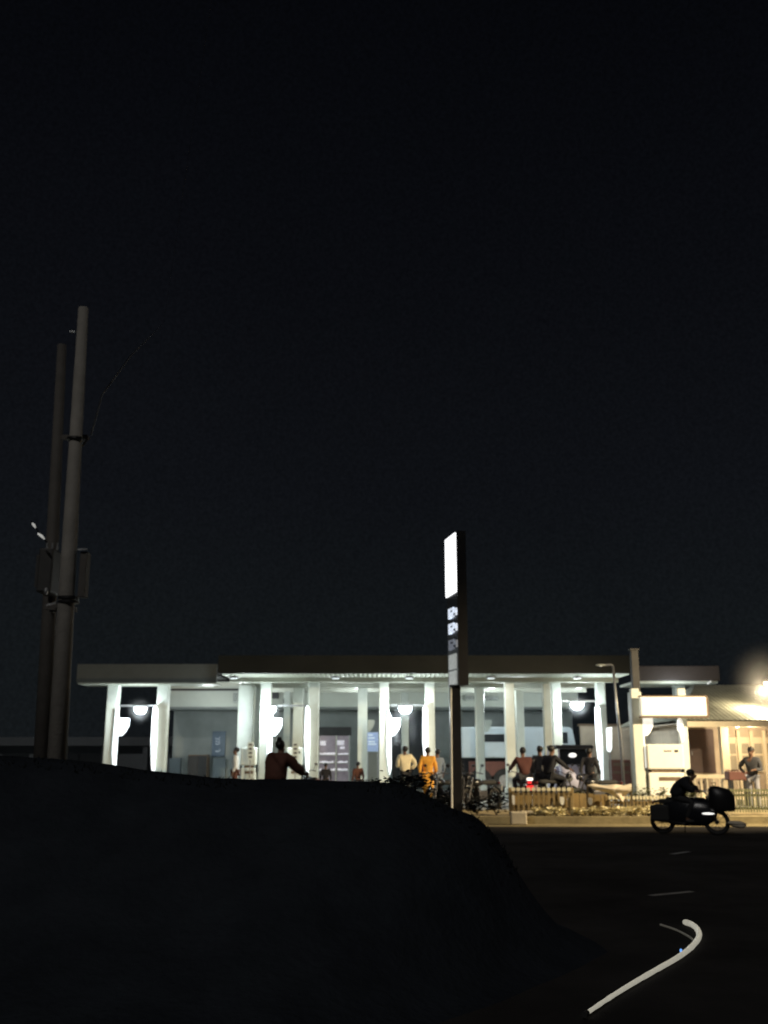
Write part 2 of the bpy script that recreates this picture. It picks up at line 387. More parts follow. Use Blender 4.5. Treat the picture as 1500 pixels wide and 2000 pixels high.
# ---------------------------------------------------------------- pump islands with paired columns
lamps = []
def island(label, pxl, pxr, w, Y, ztop, lampdx=.5, colm='paint', flag='panelglow', lamprow=1384, hastop=True, emit=True, left=True, striprow=(1378, 1516)):
    cl = at(pxl, 1430, Y); cr = at(pxr, 1430, Y); hw = w / 2 / F * Y
    root = thing('pump_island_frame', label, 'pump island', ((cl.x + cr.x) / 2, Y, .1), 0, 'lit column pairs of the pump islands')
    for px in (pxl, pxr):
        b = MB(); column(b, px, w, Y, ztop); b.build('column', M[colm], root, True)
    zb_ = zrow(lamprow - 7, Y)
    MB().span((cl.x + hw, Y - .05, zb_ - .035), (cr.x - hw, Y + .05, zb_ + .025)).build('crossbar', M['steel'], root, True)
    lx = cl.x + (cr.x - cl.x) * lampdx; lz = zrow(lamprow, Y)
    if emit:
        lp = MB(); lp.loft([(lz - .19, lx, Y, .06, .05), (lz - .16, lx, Y, .15, .13), (lz - .08, lx, Y, .22, .2), (lz + .02, lx, Y, .24, .22), (lz + .052, lx, Y, .22, .2)], 20)
        lo = lp.build('lamp', M['lampglow'], root, True, True)
        MB().span((lx - .27, Y - .24, lz + .055), (lx + .27, Y + .24, lz + .11), bev=.02).build('housing', M['steel'], lo, True)
        lamps.append((lx, Y, lz))
    # curved flag board on the left column
    if left:
        za = zrow(1403, Y); zz = zrow(1437, Y); x0 = cl.x + hw + .002; wd = 22 / F * Y; H = za - zz
        poly = [(x0, zz), (x0 + wd * .45, zz), (x0 + wd * .72, zz + H * .2), (x0 + wd * .95, zz + H * .5), (x0 + wd, zz + H * .62), (x0 + wd, za), (x0, za)]
        MB().prism(poly, Y - .2, Y + .04).build('flag_board', M[flag], root, True)
        x1 = cl.x + hw - .04; wz = 7 / F * Y
        MB().prism([(x1, zrow(1385, Y)), (x1 + wz, zrow(1400, Y)), (x1 + wz, zrow(1500, Y)), (x1 + wz * .5, zrow(1516, Y)), (x1 - wz * .3, zrow(1470, Y))], Y - hw - .06, Y - hw - .004).build('side_light', M[flag], root, True)
    x1 = cr.x - hw; ww = 10 / F * Y; a, c = striprow
    poly = [(x1 - ww * .5, zrow(a + 6, Y)), (x1 - ww * .1, zrow(a, Y)), (x1 + ww * .35, zrow(a + 8, Y)), (x1 + ww * .5, zrow((a + c) / 2, Y)), (x1 + ww * .35, zrow(c - 4, Y)), (x1 + ww * .1, zrow(c, Y)), (x1 - ww * .25, zrow(c - 20, Y)), (x1 - ww * .6, zrow((a + c) / 2, Y))]
    MB().prism(poly, Y - hw - .14, Y - hw - .004).build('light_board', M[flag], root, True)
    MB().span((cl.x - .5, Y - .55, .104), (cr.x + .5, Y + .55, .26), bev=.03).build('plinth', M['kerb'], root, True)
    return root
zl = zrow(1333, 40) - .062
island('leftmost lit column pair under the shallow grey canopy', 218, 316, 21, 40.7, zl, .55, lamprow=1385)
island('lit column pair behind the hunched rider, with a bright round lamp', 518, 612, 20, 38.2, ZB - .03, .08, colm='greypaint', lamprow=1385)
island('lit column pair just left of the tall price sign, beside the cream-shirted person', 750, 840, 18, 38.2, ZB - .03, .46, lamprow=1384)
island('lit column pair behind the auto rickshaw, with one tall bright board', 1088, 1176, 17, 38.2, ZB - .03, .47, lamprow=1376, left=False, striprow=(1378, 1528), colm='greypaint')
# island five: warm lit, with sign
Y5 = 31.0
r5 = island('warm lit column pair holding the large blank white sign', 1243, 1334, 15, Y5, zrow(1345, Y5), .5, lamprow=1400, emit=False, flag='flagwarm', striprow=(1402, 1450))
b = MB(); x0, x1, z0, z1 = boxrect(b, 1252, 1361, 1380, 1398, 30.4, .2, .02); b.build('sign_board', M['sign'], r5, True)
b = MB(); b.span((x0 - .03, 30.42, z0 - .06), (x1 + .05, 30.62, z0 - .004)); b.span((x0 - .03, 30.42, z1 + .004), (x1 + .05, 30.62, z1 + .04)); b.span((x1 + .004, 30.42, z0), (x1 + .07, 30.7, z1)); b.build('sign_frame', M['brown'], r5, True)
c = at(1240, 1345, 31)
MB().span((c.x - .19, 30.75, .1), (c.x + .12, 31.2, zrow(1352, Y5)), bev=.02).build('broad_pillar', M['paint'], r5, True)
# thin mast rising above
c = at(1241, 1300, 31.4)
t = thing('mast', 'square grey mast rising above the warm lit pillar at right', 'mast', (c.x, 31.5, .1))
b = MB(); b.span((c.x - .11, 31.4, .1), (c.x + .11, 31.62, zrow(1270, 31.4)), bev=.01); b.build('shaft', M['darkbox'], t, True)
b = MB(); b.span((c.x - .14, 31.37, zrow(1270, 31.4) + .002), (c.x + .14, 31.65, zrow(1270, 31.4) + .05)); b.build('cap', M['darkbox'], t, True)

# soffit downlights (modelled fixtures under the middle canopy)
def area(loc, power, size, col, rot=(0, 0, 0)):
    l = bpy.data.lights.new('downlight', 'AREA'); l.shape = 'DISK'; l.size = size; l.energy = power; l.color = col; l.use_shadow = True
    o = bpy.data.objects.new('downlight_source', l); C.objects.link(o); o.location = loc; o.rotation_euler = rot; return o
def spot(loc, target, power, col, deg, blend=.5, r=.15):
    l = bpy.data.lights.new('street_lamp_beam', 'SPOT'); l.energy = power; l.color = col; l.spot_size = math.radians(deg); l.spot_blend = blend; l.shadow_soft_size = r
    o = bpy.data.objects.new('street_lamp_beam', l); C.objects.link(o); o.location = loc
    o.rotation_euler = (Vector(target) - Vector(loc)).to_track_quat('-Z', 'Y').to_euler(); return o
def point(loc, power, col, r=.2, name='point_source'):
    l = bpy.data.lights.new(name, 'POINT'); l.energy = power; l.color = col; l.shadow_soft_size = r
    o = bpy.data.objects.new(name, l); C.objects.link(o); o.location = loc; return o
COOL = (.86, .97, 1.0)
for (x, y, z) in lamps: point((x, y - .6, z - .25), 230, COOL, .15)
names = ['leftmost', 'second from the left', 'middle', 'second from the right', 'rightmost']
for k, px in enumerate((455, 655, 800, 960, 1130)):
    c = at(px, 1325, 36.7); x = c.x
    t = thing('downlight', 'round ceiling light recessed at the canopy front edge, %s of five' % names[k], 'ceiling light', (x, 36.9, ZB), 0, 'downlights at the canopy front edge')
    MB().cyl((0, 0, -.06), (0, 0, .02), .16, .16, 20).build('casing', M['steel'], t)
    MB().cyl((0, 0, -.075), (0, 0, -.062), .13, .13, 20).build('diffuser', M['panelglow'], t)
    area((x, 36.9, ZB - .10), 30, .5, (.90, .98, 1))
for k, px in enumerate((500, 700, 960, 1130)):  # added row of unseen lamps to brighten the shop band
    c = at(px, 1325, 42.3)
    t = thing('downlight', 'added unseen ceiling light deep under the middle canopy, %s of four' % ('leftmost', 'second from the left', 'third from the left', 'rightmost')[k], 'ceiling light', (c.x, 42.3, ZB), 0, 'added downlights deep under the canopy')
    MB().cyl((0, 0, -.06), (0, 0, .02), .16, .16, 20).build('casing', M['steel'], t)
    MB().cyl((0, 0, -.075), (0, 0, -.062), .13, .13, 20).build('diffuser', M['panelglow'], t)
    point((c.x, 42.3, ZB - .45), 95, (.90, .98, 1), .2)
c = at(400, 1350, 42.5); point((c.x, 43.2, 3.5), 70, (.90, .98, 1), .2)  # bare light without a fixture, at the left end of the shop

# ---------------------------------------------------------------- shop building behind
XA = at(328, 1365, 45.5).x; XB = at(1128, 1365, 45.5).x
root = None
root = thing('shop_building', 'long station shop with pale upper band and grey lower wall behind the columns', 'building', ((XA + XB) / 2, 48, .1))
zb2 = zrow(1383, 45.5); zt2 = zrow(1345, 45.5)
MB().span((XA, 45.5, zb2), (XB, 45.7, zt2 + .3)).build('upper_band', M['band'], root, True)
MB().span((XA - .1, 45.45, zt2 + .302), (XB + .1, 54, zt2 + .42)).build('roof', M['darkfascia'], root, True)
MB().span((XA, 45.46, zrow(1349, 45.46)), (XB, 45.495, zrow(1345, 45.46))).build('painted_gap_shade', M['darkbox'], root, True)  # dark strip painted in as the shade between soffit and band
MB().span((XA, 45.44, zb2 - .002), (XB, 45.495, zb2 + .05)).build('edge_trim', M['shopwall'], root, True)
xd0 = at(763, 1440, 47).x; xd1 = at(832, 1440, 47).x
b = MB(); b.span((XA, 47, .1), (xd0, 47.2, zt2)); b.span((xd1, 47, .1), (XB, 47.2, zt2)); b.span((XA, 47.201, .1), (XA + .2, 53.5, zt2)); b.span((XB - .2, 47.201, .1), (XB, 53.5, zt2)); b.build('wall', M['shopwall'], root, True)
MB().span((XA, 45.705, zb2 - .06), (XB, 46.995, zb2 - .005)).build('porch_ceiling', M['shopwall'], root, True)
MB().span((xd0 + .004, 47.05, .1), (xd1 - .004, 47.1, zt2 - .1)).build('glass_door', M['glassdark'], root, True)
b = MB()
for x in (xd0 + .04, (xd0 + xd1) / 2, xd1 - .04): b.span((x - .03, 46.98, .1), (x + .03, 47.045, zt2 - .1))
b.build('door_frame', M['bluewall'], root, True)
b = MB(); boxrect(b, 622, 1420, 686, 1437, 46.7, .25); b.build('shutter_box', M['darkbox'], root, True)
for xa_, xb_ in ((415, 440), (330, 352)):
    b = MB(); boxrect(b, xa_, 1481, xb_, 1520, 46.8, .15, zmin=.1); b.build('wall_panel', M['bluewall'], root, True)

# wall units on the band
for (x0, r0, x1, r1, lab) in ((455, 1352, 468, 1372, 'small grey unit on the pale band left of the wide columns'), (526, 1352, 543, 1364, 'dark loudspeaker on the pale band above the round lamp'),
                              (553, 1364, 566, 1374, 'small dark box hanging lowest on the pale band'), (908, 1358, 930, 1368, 'faint flat plate on the band right of the price sign'), (946, 1359, 974, 1368, 'faint wider plate on the band left of a column')):
    t = thing('wall_unit', lab, 'wall unit', (0, 45.3, 0)); b = MB(); x, xx, z0, z1 = boxrect(b, x0, r0, x1, r1, 45.2, .28, .02)
    cx = (x + xx) / 2; t.location = (cx, 45.3, z0); dim = 'greypaint' if x0 > 900 or x0 == 455 else 'darkbox'
    b.build('casing', M[dim], t, True)
    b = MB()
    for k in range(4): b.span((x + .03, 45.188, z0 + (z1 - z0) * (k + .8) / 5), (xx - .03, 45.198, z0 + (z1 - z0) * (k + 1.1) / 5))
    b.build('grille', M['dark'], t, True)

# goods rack
t = thing('goods_rack', 'mauve goods rack with three white-edged rows of shelves by the shop wall', 'shelf rack', (0, 46.4, .1))
c = at(652, 1475, 46.3); t.location = (c.x, 46.4, .1)
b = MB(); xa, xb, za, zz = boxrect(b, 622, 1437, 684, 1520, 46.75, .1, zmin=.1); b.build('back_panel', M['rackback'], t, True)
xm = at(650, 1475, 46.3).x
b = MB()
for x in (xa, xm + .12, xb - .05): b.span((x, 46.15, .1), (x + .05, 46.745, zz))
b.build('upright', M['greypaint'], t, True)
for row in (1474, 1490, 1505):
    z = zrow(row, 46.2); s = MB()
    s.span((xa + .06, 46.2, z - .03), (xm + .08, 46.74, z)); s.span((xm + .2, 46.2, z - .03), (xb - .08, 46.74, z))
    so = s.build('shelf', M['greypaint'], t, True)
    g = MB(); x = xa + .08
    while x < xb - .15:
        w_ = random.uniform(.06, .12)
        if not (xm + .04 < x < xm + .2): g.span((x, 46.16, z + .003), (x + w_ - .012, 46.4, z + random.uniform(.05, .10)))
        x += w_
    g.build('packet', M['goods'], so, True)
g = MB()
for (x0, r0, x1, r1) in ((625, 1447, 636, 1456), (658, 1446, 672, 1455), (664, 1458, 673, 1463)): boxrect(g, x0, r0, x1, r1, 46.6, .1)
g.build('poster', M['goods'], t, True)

# blue signs
t = thing('wall_poster', 'blue poster with pale marks on the grey shop wall at left', 'poster', (at(426, 1450, 46.9).x, 46.9, 1))
b = MB(); boxrect(b, 414, 1428, 440, 1478, 46.9, .06); b.build('board', M['bluesign'], t, True)
b = MB()
for k, row in enumerate((1442, 1447, 1452, 1466)):
    b = MB(); A = at(421, row, 46.88); b.tube([A, A + Vector((.09, 0, -.05)), A + Vector((.17, 0, -.01)), A + Vector((.2, 0, .06))], .012, 5); b.build('mark', M['bluewhite'], t, True)
t = thing('notice_board', 'lit pale blue notice board with white lines between two columns', 'notice board', (at(728, 1450, 45).x, 44.9, .1))
b = MB(); x0, x1, z0, z1 = boxrect(b, 717, 1430, 739, 1468, 44.9, .1); b.build('board', M['blueboard'], t, True)
b = MB()
for row in (1434, 1440, 1447, 1452): boxrect(b, 719, row, 731 + random.randint(-3, 6), row + 3, 44.86, .02)
b.build('lines', M['bluewhite'], t, True)
b = MB(); b.span((x0, 44.92, .1), (x0 + .05, 44.98, z0 - .003)); b.span((x1 - .05, 44.92, .1), (x1, 44.98, z0 - .003)); b.build('stand', M['steel'], t, True)
t = thing('storage_cabinet', 'plain dark cabinet against the grey shop wall', 'cabinet', (at(385, 1490, 46.3).x, 46.4, .1))
b = MB(); x0, x1, z0, z1 = boxrect(b, 367, 1474, 405, 1500, 46.2, .6, .02, .1); b.build('body', M['brown'], t, True)
b = MB(); b.span((x0 + .03, 46.17, .2), ((x0 + x1) / 2 - .01, 46.195, z1 - .05)); b.span(((x0 + x1) / 2 + .01, 46.17, .2), (x1 - .03, 46.195, z1 - .05)); b.build('door', M['darkbox'], t, True)
# flag board hung from a column (second row)
for (x0, lab) in ((717, 'unlit grey flag board hanging above the blue notice board'), (947, 'small pale flag board above the white truck')):
    Yq = 42.2; t = thing('flag_board', lab, 'sign board', (at(x0, 1410, Yq).x, Yq, zrow(1430, Yq)))
    A = at(x0, 1406, Yq); B = at(x0 + 14, 1430, Yq)
    MB().prism([(A.x, B.z), (A.x + .1, B.z), (B.x - .05, B.z + .2), (B.x, B.z + .35), (B.x, A.z), (A.x, A.z)], Yq, Yq + .08).build('board', M['greypaint'], t, True)
    MB().cyl((A.x - .02, Yq + .04, B.z - .1), (A.x - .02, Yq + .04, ZB - .05), .02).build('hanger', M['steel'], t, True)

# brown boundary wall at right behind the columns
t = thing('boundary_wall', 'brown lower wall behind the rightmost gap of the middle canopy', 'wall', (at(1200, 1480, 44).x, 44, .1))
b = MB(); boxrect(b, 1135, 1418, 1335, 1500, 44, .2, zmin=.1); b.build('panel', M['officewall'], t, True)
b = MB(); boxrect(b, 1130, 1414, 1338, 1418, 43.95, .3); b.build('coping', M['brown'], t, True)
t = thing('storage_cabinet', 'dull red cupboard stacked against the brown boundary wall', 'cabinet', (at(1215, 1500, 42).x, 42, .1))
b = MB(); boxrect(b, 1195, 1484, 1232, 1520, 42, .6, .02, .1); b.build('body', M['plum'], t, True)
b = MB(); boxrect(b, 1198, 1490, 1229, 1496, 41.95, .03); boxrect(b, 1198, 1506, 1229, 1511, 41.95, .03); b.build('drawer', M['brown'], t, True)
t = thing('light_box', 'small bright upright light box right of the tall lit board', 'light box', (at(1190, 1440, 37).x, 37, .1))
b = MB(); Yq = 37.0
P = [at(1186, 1422, Yq), at(1195, 1420, Yq), at(1195, 1462, Yq), at(1192, 1469, Yq), at(1187, 1466, Yq)]
b.prism([(p.x, p.z) for p in P], Yq, Yq + .12); b.build('panel', M['panelglow'], t, True)
c = at(1191, 1465, 37.06); MB().cyl((c.x, 37.06, .1), (c.x, 37.06, c.z), .025).build('stand', M['steel'], t, True)

# ---------------------------------------------------------------- office at right
root = thing('office_building', 'low warm lit office with corrugated roof and white framed windows at right', 'building', (14, 36, .1))
ye = 32.6; ze = zrow(1406, ye); yr_ = 37.2; zr = zrow(1338, yr_)
xe0 = at(1330, 1406, ye).x; xr0 = at(1356, 1338, yr_).x
b = MB(); n = 260; per = .15
for side in (0,):
    A = []; B = []
    for i in range(n * 2 + 1):
        t_ = i / (n * 2); xa_ = xe0 + t_ * 11; dz = .012 * math.sin(2 * math.pi * xa_ / per)
        A.append(b.bm.verts.new((xa_, ye, ze + dz))); B.append(b.bm.verts.new((max(xr0, xa_), yr_, zr + dz)) if xa_ > xr0 else b.bm.verts.new((xa_, ye + (yr_ - ye) * (xa_ - xe0) / (xr0 - xe0 + 1e-6), ze + (zr - ze) * (xa_ - xe0) / (xr0 - xe0 + 1e-6) + dz)))
    for i in range(n * 2): b.bm.faces.new((A[i], A[i + 1], B[i + 1], B[i]))
v = [b.bm.verts.new(p) for p in ((xe0, ye, ze), (xr0, yr_, zr), (xe0, 41.5, ze))]; b.bm.faces.new(v)
v = [b.bm.verts.new(p) for p in ((xe0, 41.5, ze), (xr0, yr_, zr), (xe0 + 11, yr_, zr), (xe0 + 11, 41.5, ze))]; b.bm.faces.new(v)
b.build('roof', M['roof'], root, True)
MB().span((xe0 + .02, ye + .02, ze - .22), (xe0 + 11, ye + .1, ze - .04)).build('eave_board', M['officetrim'], root, True)
MB().span((xe0 + .1, ye + .105, ze - .12), (xe0 + 11, 41, ze - .07)).build('soffit', M['officewall'], root, True)
Yw = 34.2; xw0 = at(1340, 1470, Yw).x
MB().span((xw0, Yw, .1), (xw0 + 10.5, Yw + .2, ze - .125)).build('wall', M['officewall'], root, True)
MB().span((xw0, Yw + .205, .1), (xw0 + .2, 40.8, ze - .125)).build('wall', M['officewall'], root, True)
b = MB(); boxrect(b, 1346, 1424, 1396, 1510, Yw - .03, .028); dr = b.build('door', M['door'], root, True)
b = MB(); c = at(1352, 1475, Yw - .06); b.cyl(c, c + Vector((0, 0, .12)), .012); b.build('handle', M['steel'], dr, True)
b = MB(); column(b, 1412, 15, 33.4, ze - .125, .45); b.build('column', M['officetrim'], root, True)
for (x0, x1) in ((1420, 1441), (1447, 1467), (1472, 1492), (1497, 1520), (1525, 1548)):
    b = MB(); X0w, X1w, Z0w, Z1w = boxrect(b, x0, 1440, x1, 1508, Yw - .05, .045)
    wo = b.build('window', M['officetrim'], root, True)
    pb_ = MB(); wd = X1w - X0w
    zc = [(Z0w + .06, Z0w + (Z1w - Z0w) * .47), (Z0w + (Z1w - Z0w) * .53, Z1w - .2)]
    for (za_, zb_) in zc: pb_.span((X0w + wd * .14, Yw - .062, za_), (X1w - wd * .14, Yw - .052, zb_))
    pb_.build('pane', M['curtain'], wo, True)
b = MB()
for px in (1444, 1469.5, 1494.5): c = at(px, 1470, Yw - .1); b.span((c.x - .05, Yw - .14, .45), (c.x + .05, Yw - .055, ze - .3))
b.build('mullion', M['officetrim'], root, True)
MB().span((xw0 - .3, 32.4, .1), (xw0 + 11, Yw - .005, .45), bev=.02).build('porch_floor', M['officetrim'], root, True)
MB().span((xw0 - .1, 32.0, .1), (xw0 + 11, 32.395, .28), bev=.02).build('step', M['officetrim'], root, True)
b = MB(); boxrect(b, 1340, 1513, 1470, 1520, 33.0, .12); 
for px in range(1345, 1470, 12): c = at(px, 1520, 33.05); b.span((c.x - .02, 33.03, .45), (c.x + .02, 33.08, zrow(1519, 33)))
b.build('railing', M['officetrim'], root, True)
# red-brown trough
t = thing('planter_trough', 'red-brown trough on the office porch beside the standing person', 'planter', (at(1447, 1515, 31.6).x, 31.7, .1))
b = MB(); x0, x1, z0, z1 = boxrect(b, 1424, 1507, 1468, 1524, 31.5, .45, .03); b.build('trough', M['plum'], t, True)
b = MB()
for x in (x0 + .08, x1 - .14): b.span((x, 31.55, .1), (x + .06, 31.9, z0 - .002))
b.build('leg', M['dark'], t, True)
b = MB()
for k in range(60):
    p = Vector((random.uniform(x0, x1), random.uniform(31.5, 31.9), z1 + random.uniform(0, .05))); l = .05
    q = Matrix.Rotation(random.uniform(0, 6.28), 3, 'Z') @ Matrix.Rotation(random.uniform(-1, 1), 3, 'X')
    b.bm.faces.new([b.bm.verts.new(p + q @ Vector(v)) for v in ((-l, 0, 0), (0, -.02, 0), (l, 0, 0), (0, .02, 0))])
b.build('foliage', M['plum'], t, True)

# ---------------------------------------------------------------- fuel dispensers
def dispenser(label, px, Y, w, h, m, big=False):
    c = at(px, 1470, Y); t = thing('fuel_dispenser', label, 'fuel pump', (c.x, Y, .262 if not big else .1), 0, 'fuel dispensers')
    hw = w / 2
    MB().span((-hw, -.25, 0), (hw, .25, h * .55), bev=.03).build('cabinet', m, t)
    hd = MB().span((-hw - .02, -.27, h * .6), (hw + .02, .27, h), bev=.05).build('head', m, t)
    MB().span((-hw + .1, -.2, h * .551), (hw - .1, .2, h * .599)).build('neck', M['brown'], t)
    MB().span((-hw * .1, -.275, h * .88), (hw * .35, -.271, h * .90)).build('display', M['dark'], hd)
    MB().span((hw * .5, -.275, h * .87), (hw * .72, -.271, h * .91)).build('badge', M['dark'], hd)
    MB().span((-hw * .45, -.262, h * .42), (hw * .75, -.252, h * .48)).build('slot', M['brown'], t)
    for s in (-1, 1):
        n = MB().span((s * (hw + .03) - .03, -.1, h * .45), (s * (hw + .03) + .03, .1, h * .62), bev=.01).build('nozzle', M['dark'], t)
        MB().tube([(s * (hw + .03), 0, h * .45), (s * (hw + .12), -.05, h * .2), (s * (hw + .1), -.05, h * .12), (s * (hw + .03), 0, h * .1)], .018, 7).build('hose', M['rubber'], n)
    return t
d5 = dispenser('large white fuel pump below the blank white sign', 1295, 30.9, 1.06, 1.82, M['white'], True)
dispenser('slim fuel pump standing left of the hunched rider', 487, 37.9, .52, 1.62, M['paint'])
dispenser('slim fuel pump directly right of the hunched rider', 577, 38.2, .55, 1.62, M['paint'])
for (px, Y) in ((489, 37.6), (578, 37.9)):
    pass
# small card sheets with marks on the slim pumps' columns
for px, lab in ((489, 'narrow sheet with four dark marks on the wide column'), (577, 'narrow sheet with dark marks behind the rider')):
    Yq = 37.5 ; c = at(px, 1480, Yq)
    t = thing('notice_sheet', lab, 'notice', (c.x, Yq, .1))
    b = MB(); x0, x1, z0, z1 = boxrect(b, px - 6, 1449, px + 6, 1484, Yq, .03); b.build('sheet', M['paint'], t, True)
    for k in range(4):
        b = MB(); boxrect(b, px - 3, 1453 + k * 8, px + 3, 1456 + k * 8, Yq - .012, .01); b.build('mark', M['darkbox'], t, True)
    b = MB(); b.cyl((c.x, Yq + .015, .1), (c.x, Yq + .015, z0), .02); b.build('stand', M['steel'], t, True)

# ---------------------------------------------------------------- slim street lamp
A = at(1197, 1300, 33); B = at(1214, 1470, 33)
t = thing('street_lamp', 'slender unlit street lamp with short left-reaching arm before the canopy', 'street lamp', (B.x, 33, .1))
MB().tube([(B.x + .02, 33, .1), B, (B + A) / 2, A], [.05, .045, .04, .035], 10).build('pole', M['steel'], t, True, True)
A2 = at(1178, 1299, 33)
MB().tube([A, A + Vector((-.06, 0, .03)), A2], .028, 8).build('arm', M['steel'], t, True)
A3 = at(1168, 1299, 33); b = MB(); b.ball((A2 + A3) / 2, .12, (1.4, .7, .28)); lh = b.build('lamp_head', M['greypaint'], t, True, True)
MB().ball((A2 + A3) / 2 + Vector((0, -.03, -.03)), .05, (1, .6, .4), 10).build('lens', M['glint'], lh, True, True)

# ---------------------------------------------------------------- price totem
nr = at(893, 1300, 26.0); fl = at(873, 1300, 26.9)
dx = (nr - fl); dx.z = 0; Ln = dx.length; u = dx.normalized(); nrm = Vector((-u.y, u.x, 0)); 
if nrm.x > 0: nrm = -nrm
back = -nrm
T = thing('price_totem', 'tall roadside price sign with glowing white top panel', 'sign', (nr.x + .12, 26.5, .15))
def tot(b, s0, s1, z0, z1, d0, d1, slant=0):
    """box along the face: s metres from the far edge, d metres behind the face plane"""
    pts = []
    for z in (z0, z1):
        for (s, d) in ((s0, d0), (s1, d0), (s1, d1), (s0, d1)):
            pts.append(b.bm.verts.new(Vector((fl.x, fl.y, 0)) + u * s + back * d + Vector((0, 0, z + (slant * (s - s0) / (s1 - s0) if z == z1 else slant * (s - s0) / (s1 - s0))))))
    q = pts
    for f in ((0, 1, 2, 3), (4, 5, 6, 7), (0, 1, 5, 4), (1, 2, 6, 5), (2, 3, 7, 6), (3, 0, 4, 7)): b.bm.faces.new([q[i] for i in f])
zT = zrow(1045, 26.4); zP = zrow(1162, 26.4)
b = MB(); tot(b, 0, Ln, zrow(1340, 26.4) , zT + .04, .03, .30); b.build('housing', M['dark'], T, True)
b = MB(); tot(b, .0, Ln - .0, zP, zT - .04, -.01, .028, .02); b.build('glowing_panel', M['totemglow'], T, True)
def glyph(b, s, z, h, w, segs):
    th = h * .17
    S = {'t': (0, 1, .83, 1), 'm': (0, 1, .42, .58), 'b': (0, 1, 0, .17), 'tl': (0, .3, .5, 1), 'bl': (0, .3, 0, .5), 'tr': (.7, 1, .5, 1), 'br': (.7, 1, 0, .5)}
    for k in segs:
        a0, a1, b0, b1 = S[k]; dd = {'t': .001, 'm': .002, 'b': .003}.get(k, .004)
        tot(b, s + a0 * w, s + a1 * w, z + b0 * h, z + b1 * h, -.012 - dd, .027)
for row, m in ((1197, 'digitglow'), (1227, 'digitglow'), (1259, 'digitdim')):
    b = MB(); z = zrow(row + 10, 26.4); h = .27
    for i, sg in enumerate((('t', 'm', 'b', 'tl', 'bl', 'br'), ('t', 'm', 'b', 'tr', 'bl'), ('m', 'tl', 'tr', 'br'))):
        glyph(b, .22 + i * .25, z + (.0, .01, .03)[i], h * (1, .95, .7)[i], .2, sg)
    b.build('price_digits', M[m], T, True)
for (r0, r1) in ((1278, 1307), (1311, 1338)):
    b = MB(); tot(b, .2, Ln - .1, zrow(r1, 26.4), zrow(r0, 26.4), -.01, .027); b.build('lower_panel', M['totemwhite'], T, True)
c = at(891, 1450, 26.3)
MB().span((c.x - .15, 26.25, .15), (c.x + .13, 26.5, zrow(1338, 26.4)), bev=.01).build('post', M['dark'], T, True)
c = at(882, 1450, 26.2)
MB().cyl((c.x - .02, 26.15, .15), (c.x + .0, 26.15, zrow(1342, 26.2)), .022).build('glimmer_tube', M['white'], T, True)  # white tube stands in for a pale glimmer along the post

# ---------------------------------------------------------------- truck
root = thing('box_truck', 'pale blue-white truck parked behind the columns right of the price sign', 'truck', (at(1010, 1480, 42).x, 43.5, .1))
Yt = 42.6
b = MB(); tx0, tx1, tz0, tz1 = boxrect(b, 902, 1420, 1088, 1480, Yt, 2.2, .04); b.build('cargo_box', M['truck'], root, True)
b = MB(); boxrect(b, 946, 1434, 985, 1449, Yt - .02, .015); b.build('side_window', M['glassdark'], root, True)
cx0 = at(1091, 1440, Yt).x; cx1 = at(1121, 1440, Yt).x
b = MB(); b.prism([(cx0, .75), (cx1 + .12, .75), (cx1 + .1, 1.75), (cx1 - .05, tz1 - .12), (cx1 - .18, tz1), (cx0, tz1)], Yt, Yt + 2.1); cab = b.build('cab', M['truck'], root, True)
b = MB(); boxrect(b, 1098, 1430, 1109, 1452, Yt - .02, .015, .004); b.build('window', M['glassdark'], cab, True)
MB().span((tx0, Yt + .5, .7), (cx1, Yt + 1.6, tz0 - .003)).build('chassis', M['dark'], root, True)
MB().span((tx0 + .3, Yt + .1, .75), (tx1 - 1.4, Yt + .45, tz0 - .15), bev=.02).build('side_locker', M['plum'], root, True)
for x in (tx0 + .75, tx0 + 1.75, cx1 - .35):
    for y in (Yt + .18, Yt + 1.95):
        w_ = MB().cyl((x, y - .13, .58), (x, y + .13, .58), .48, .48, 26).build('wheel', M['rubber'], root, True)
        MB().cyl((x, y - .15, .58), (x, y + .15, .58), .24, .24, 18).build('rim', M['steel'], w_, True)

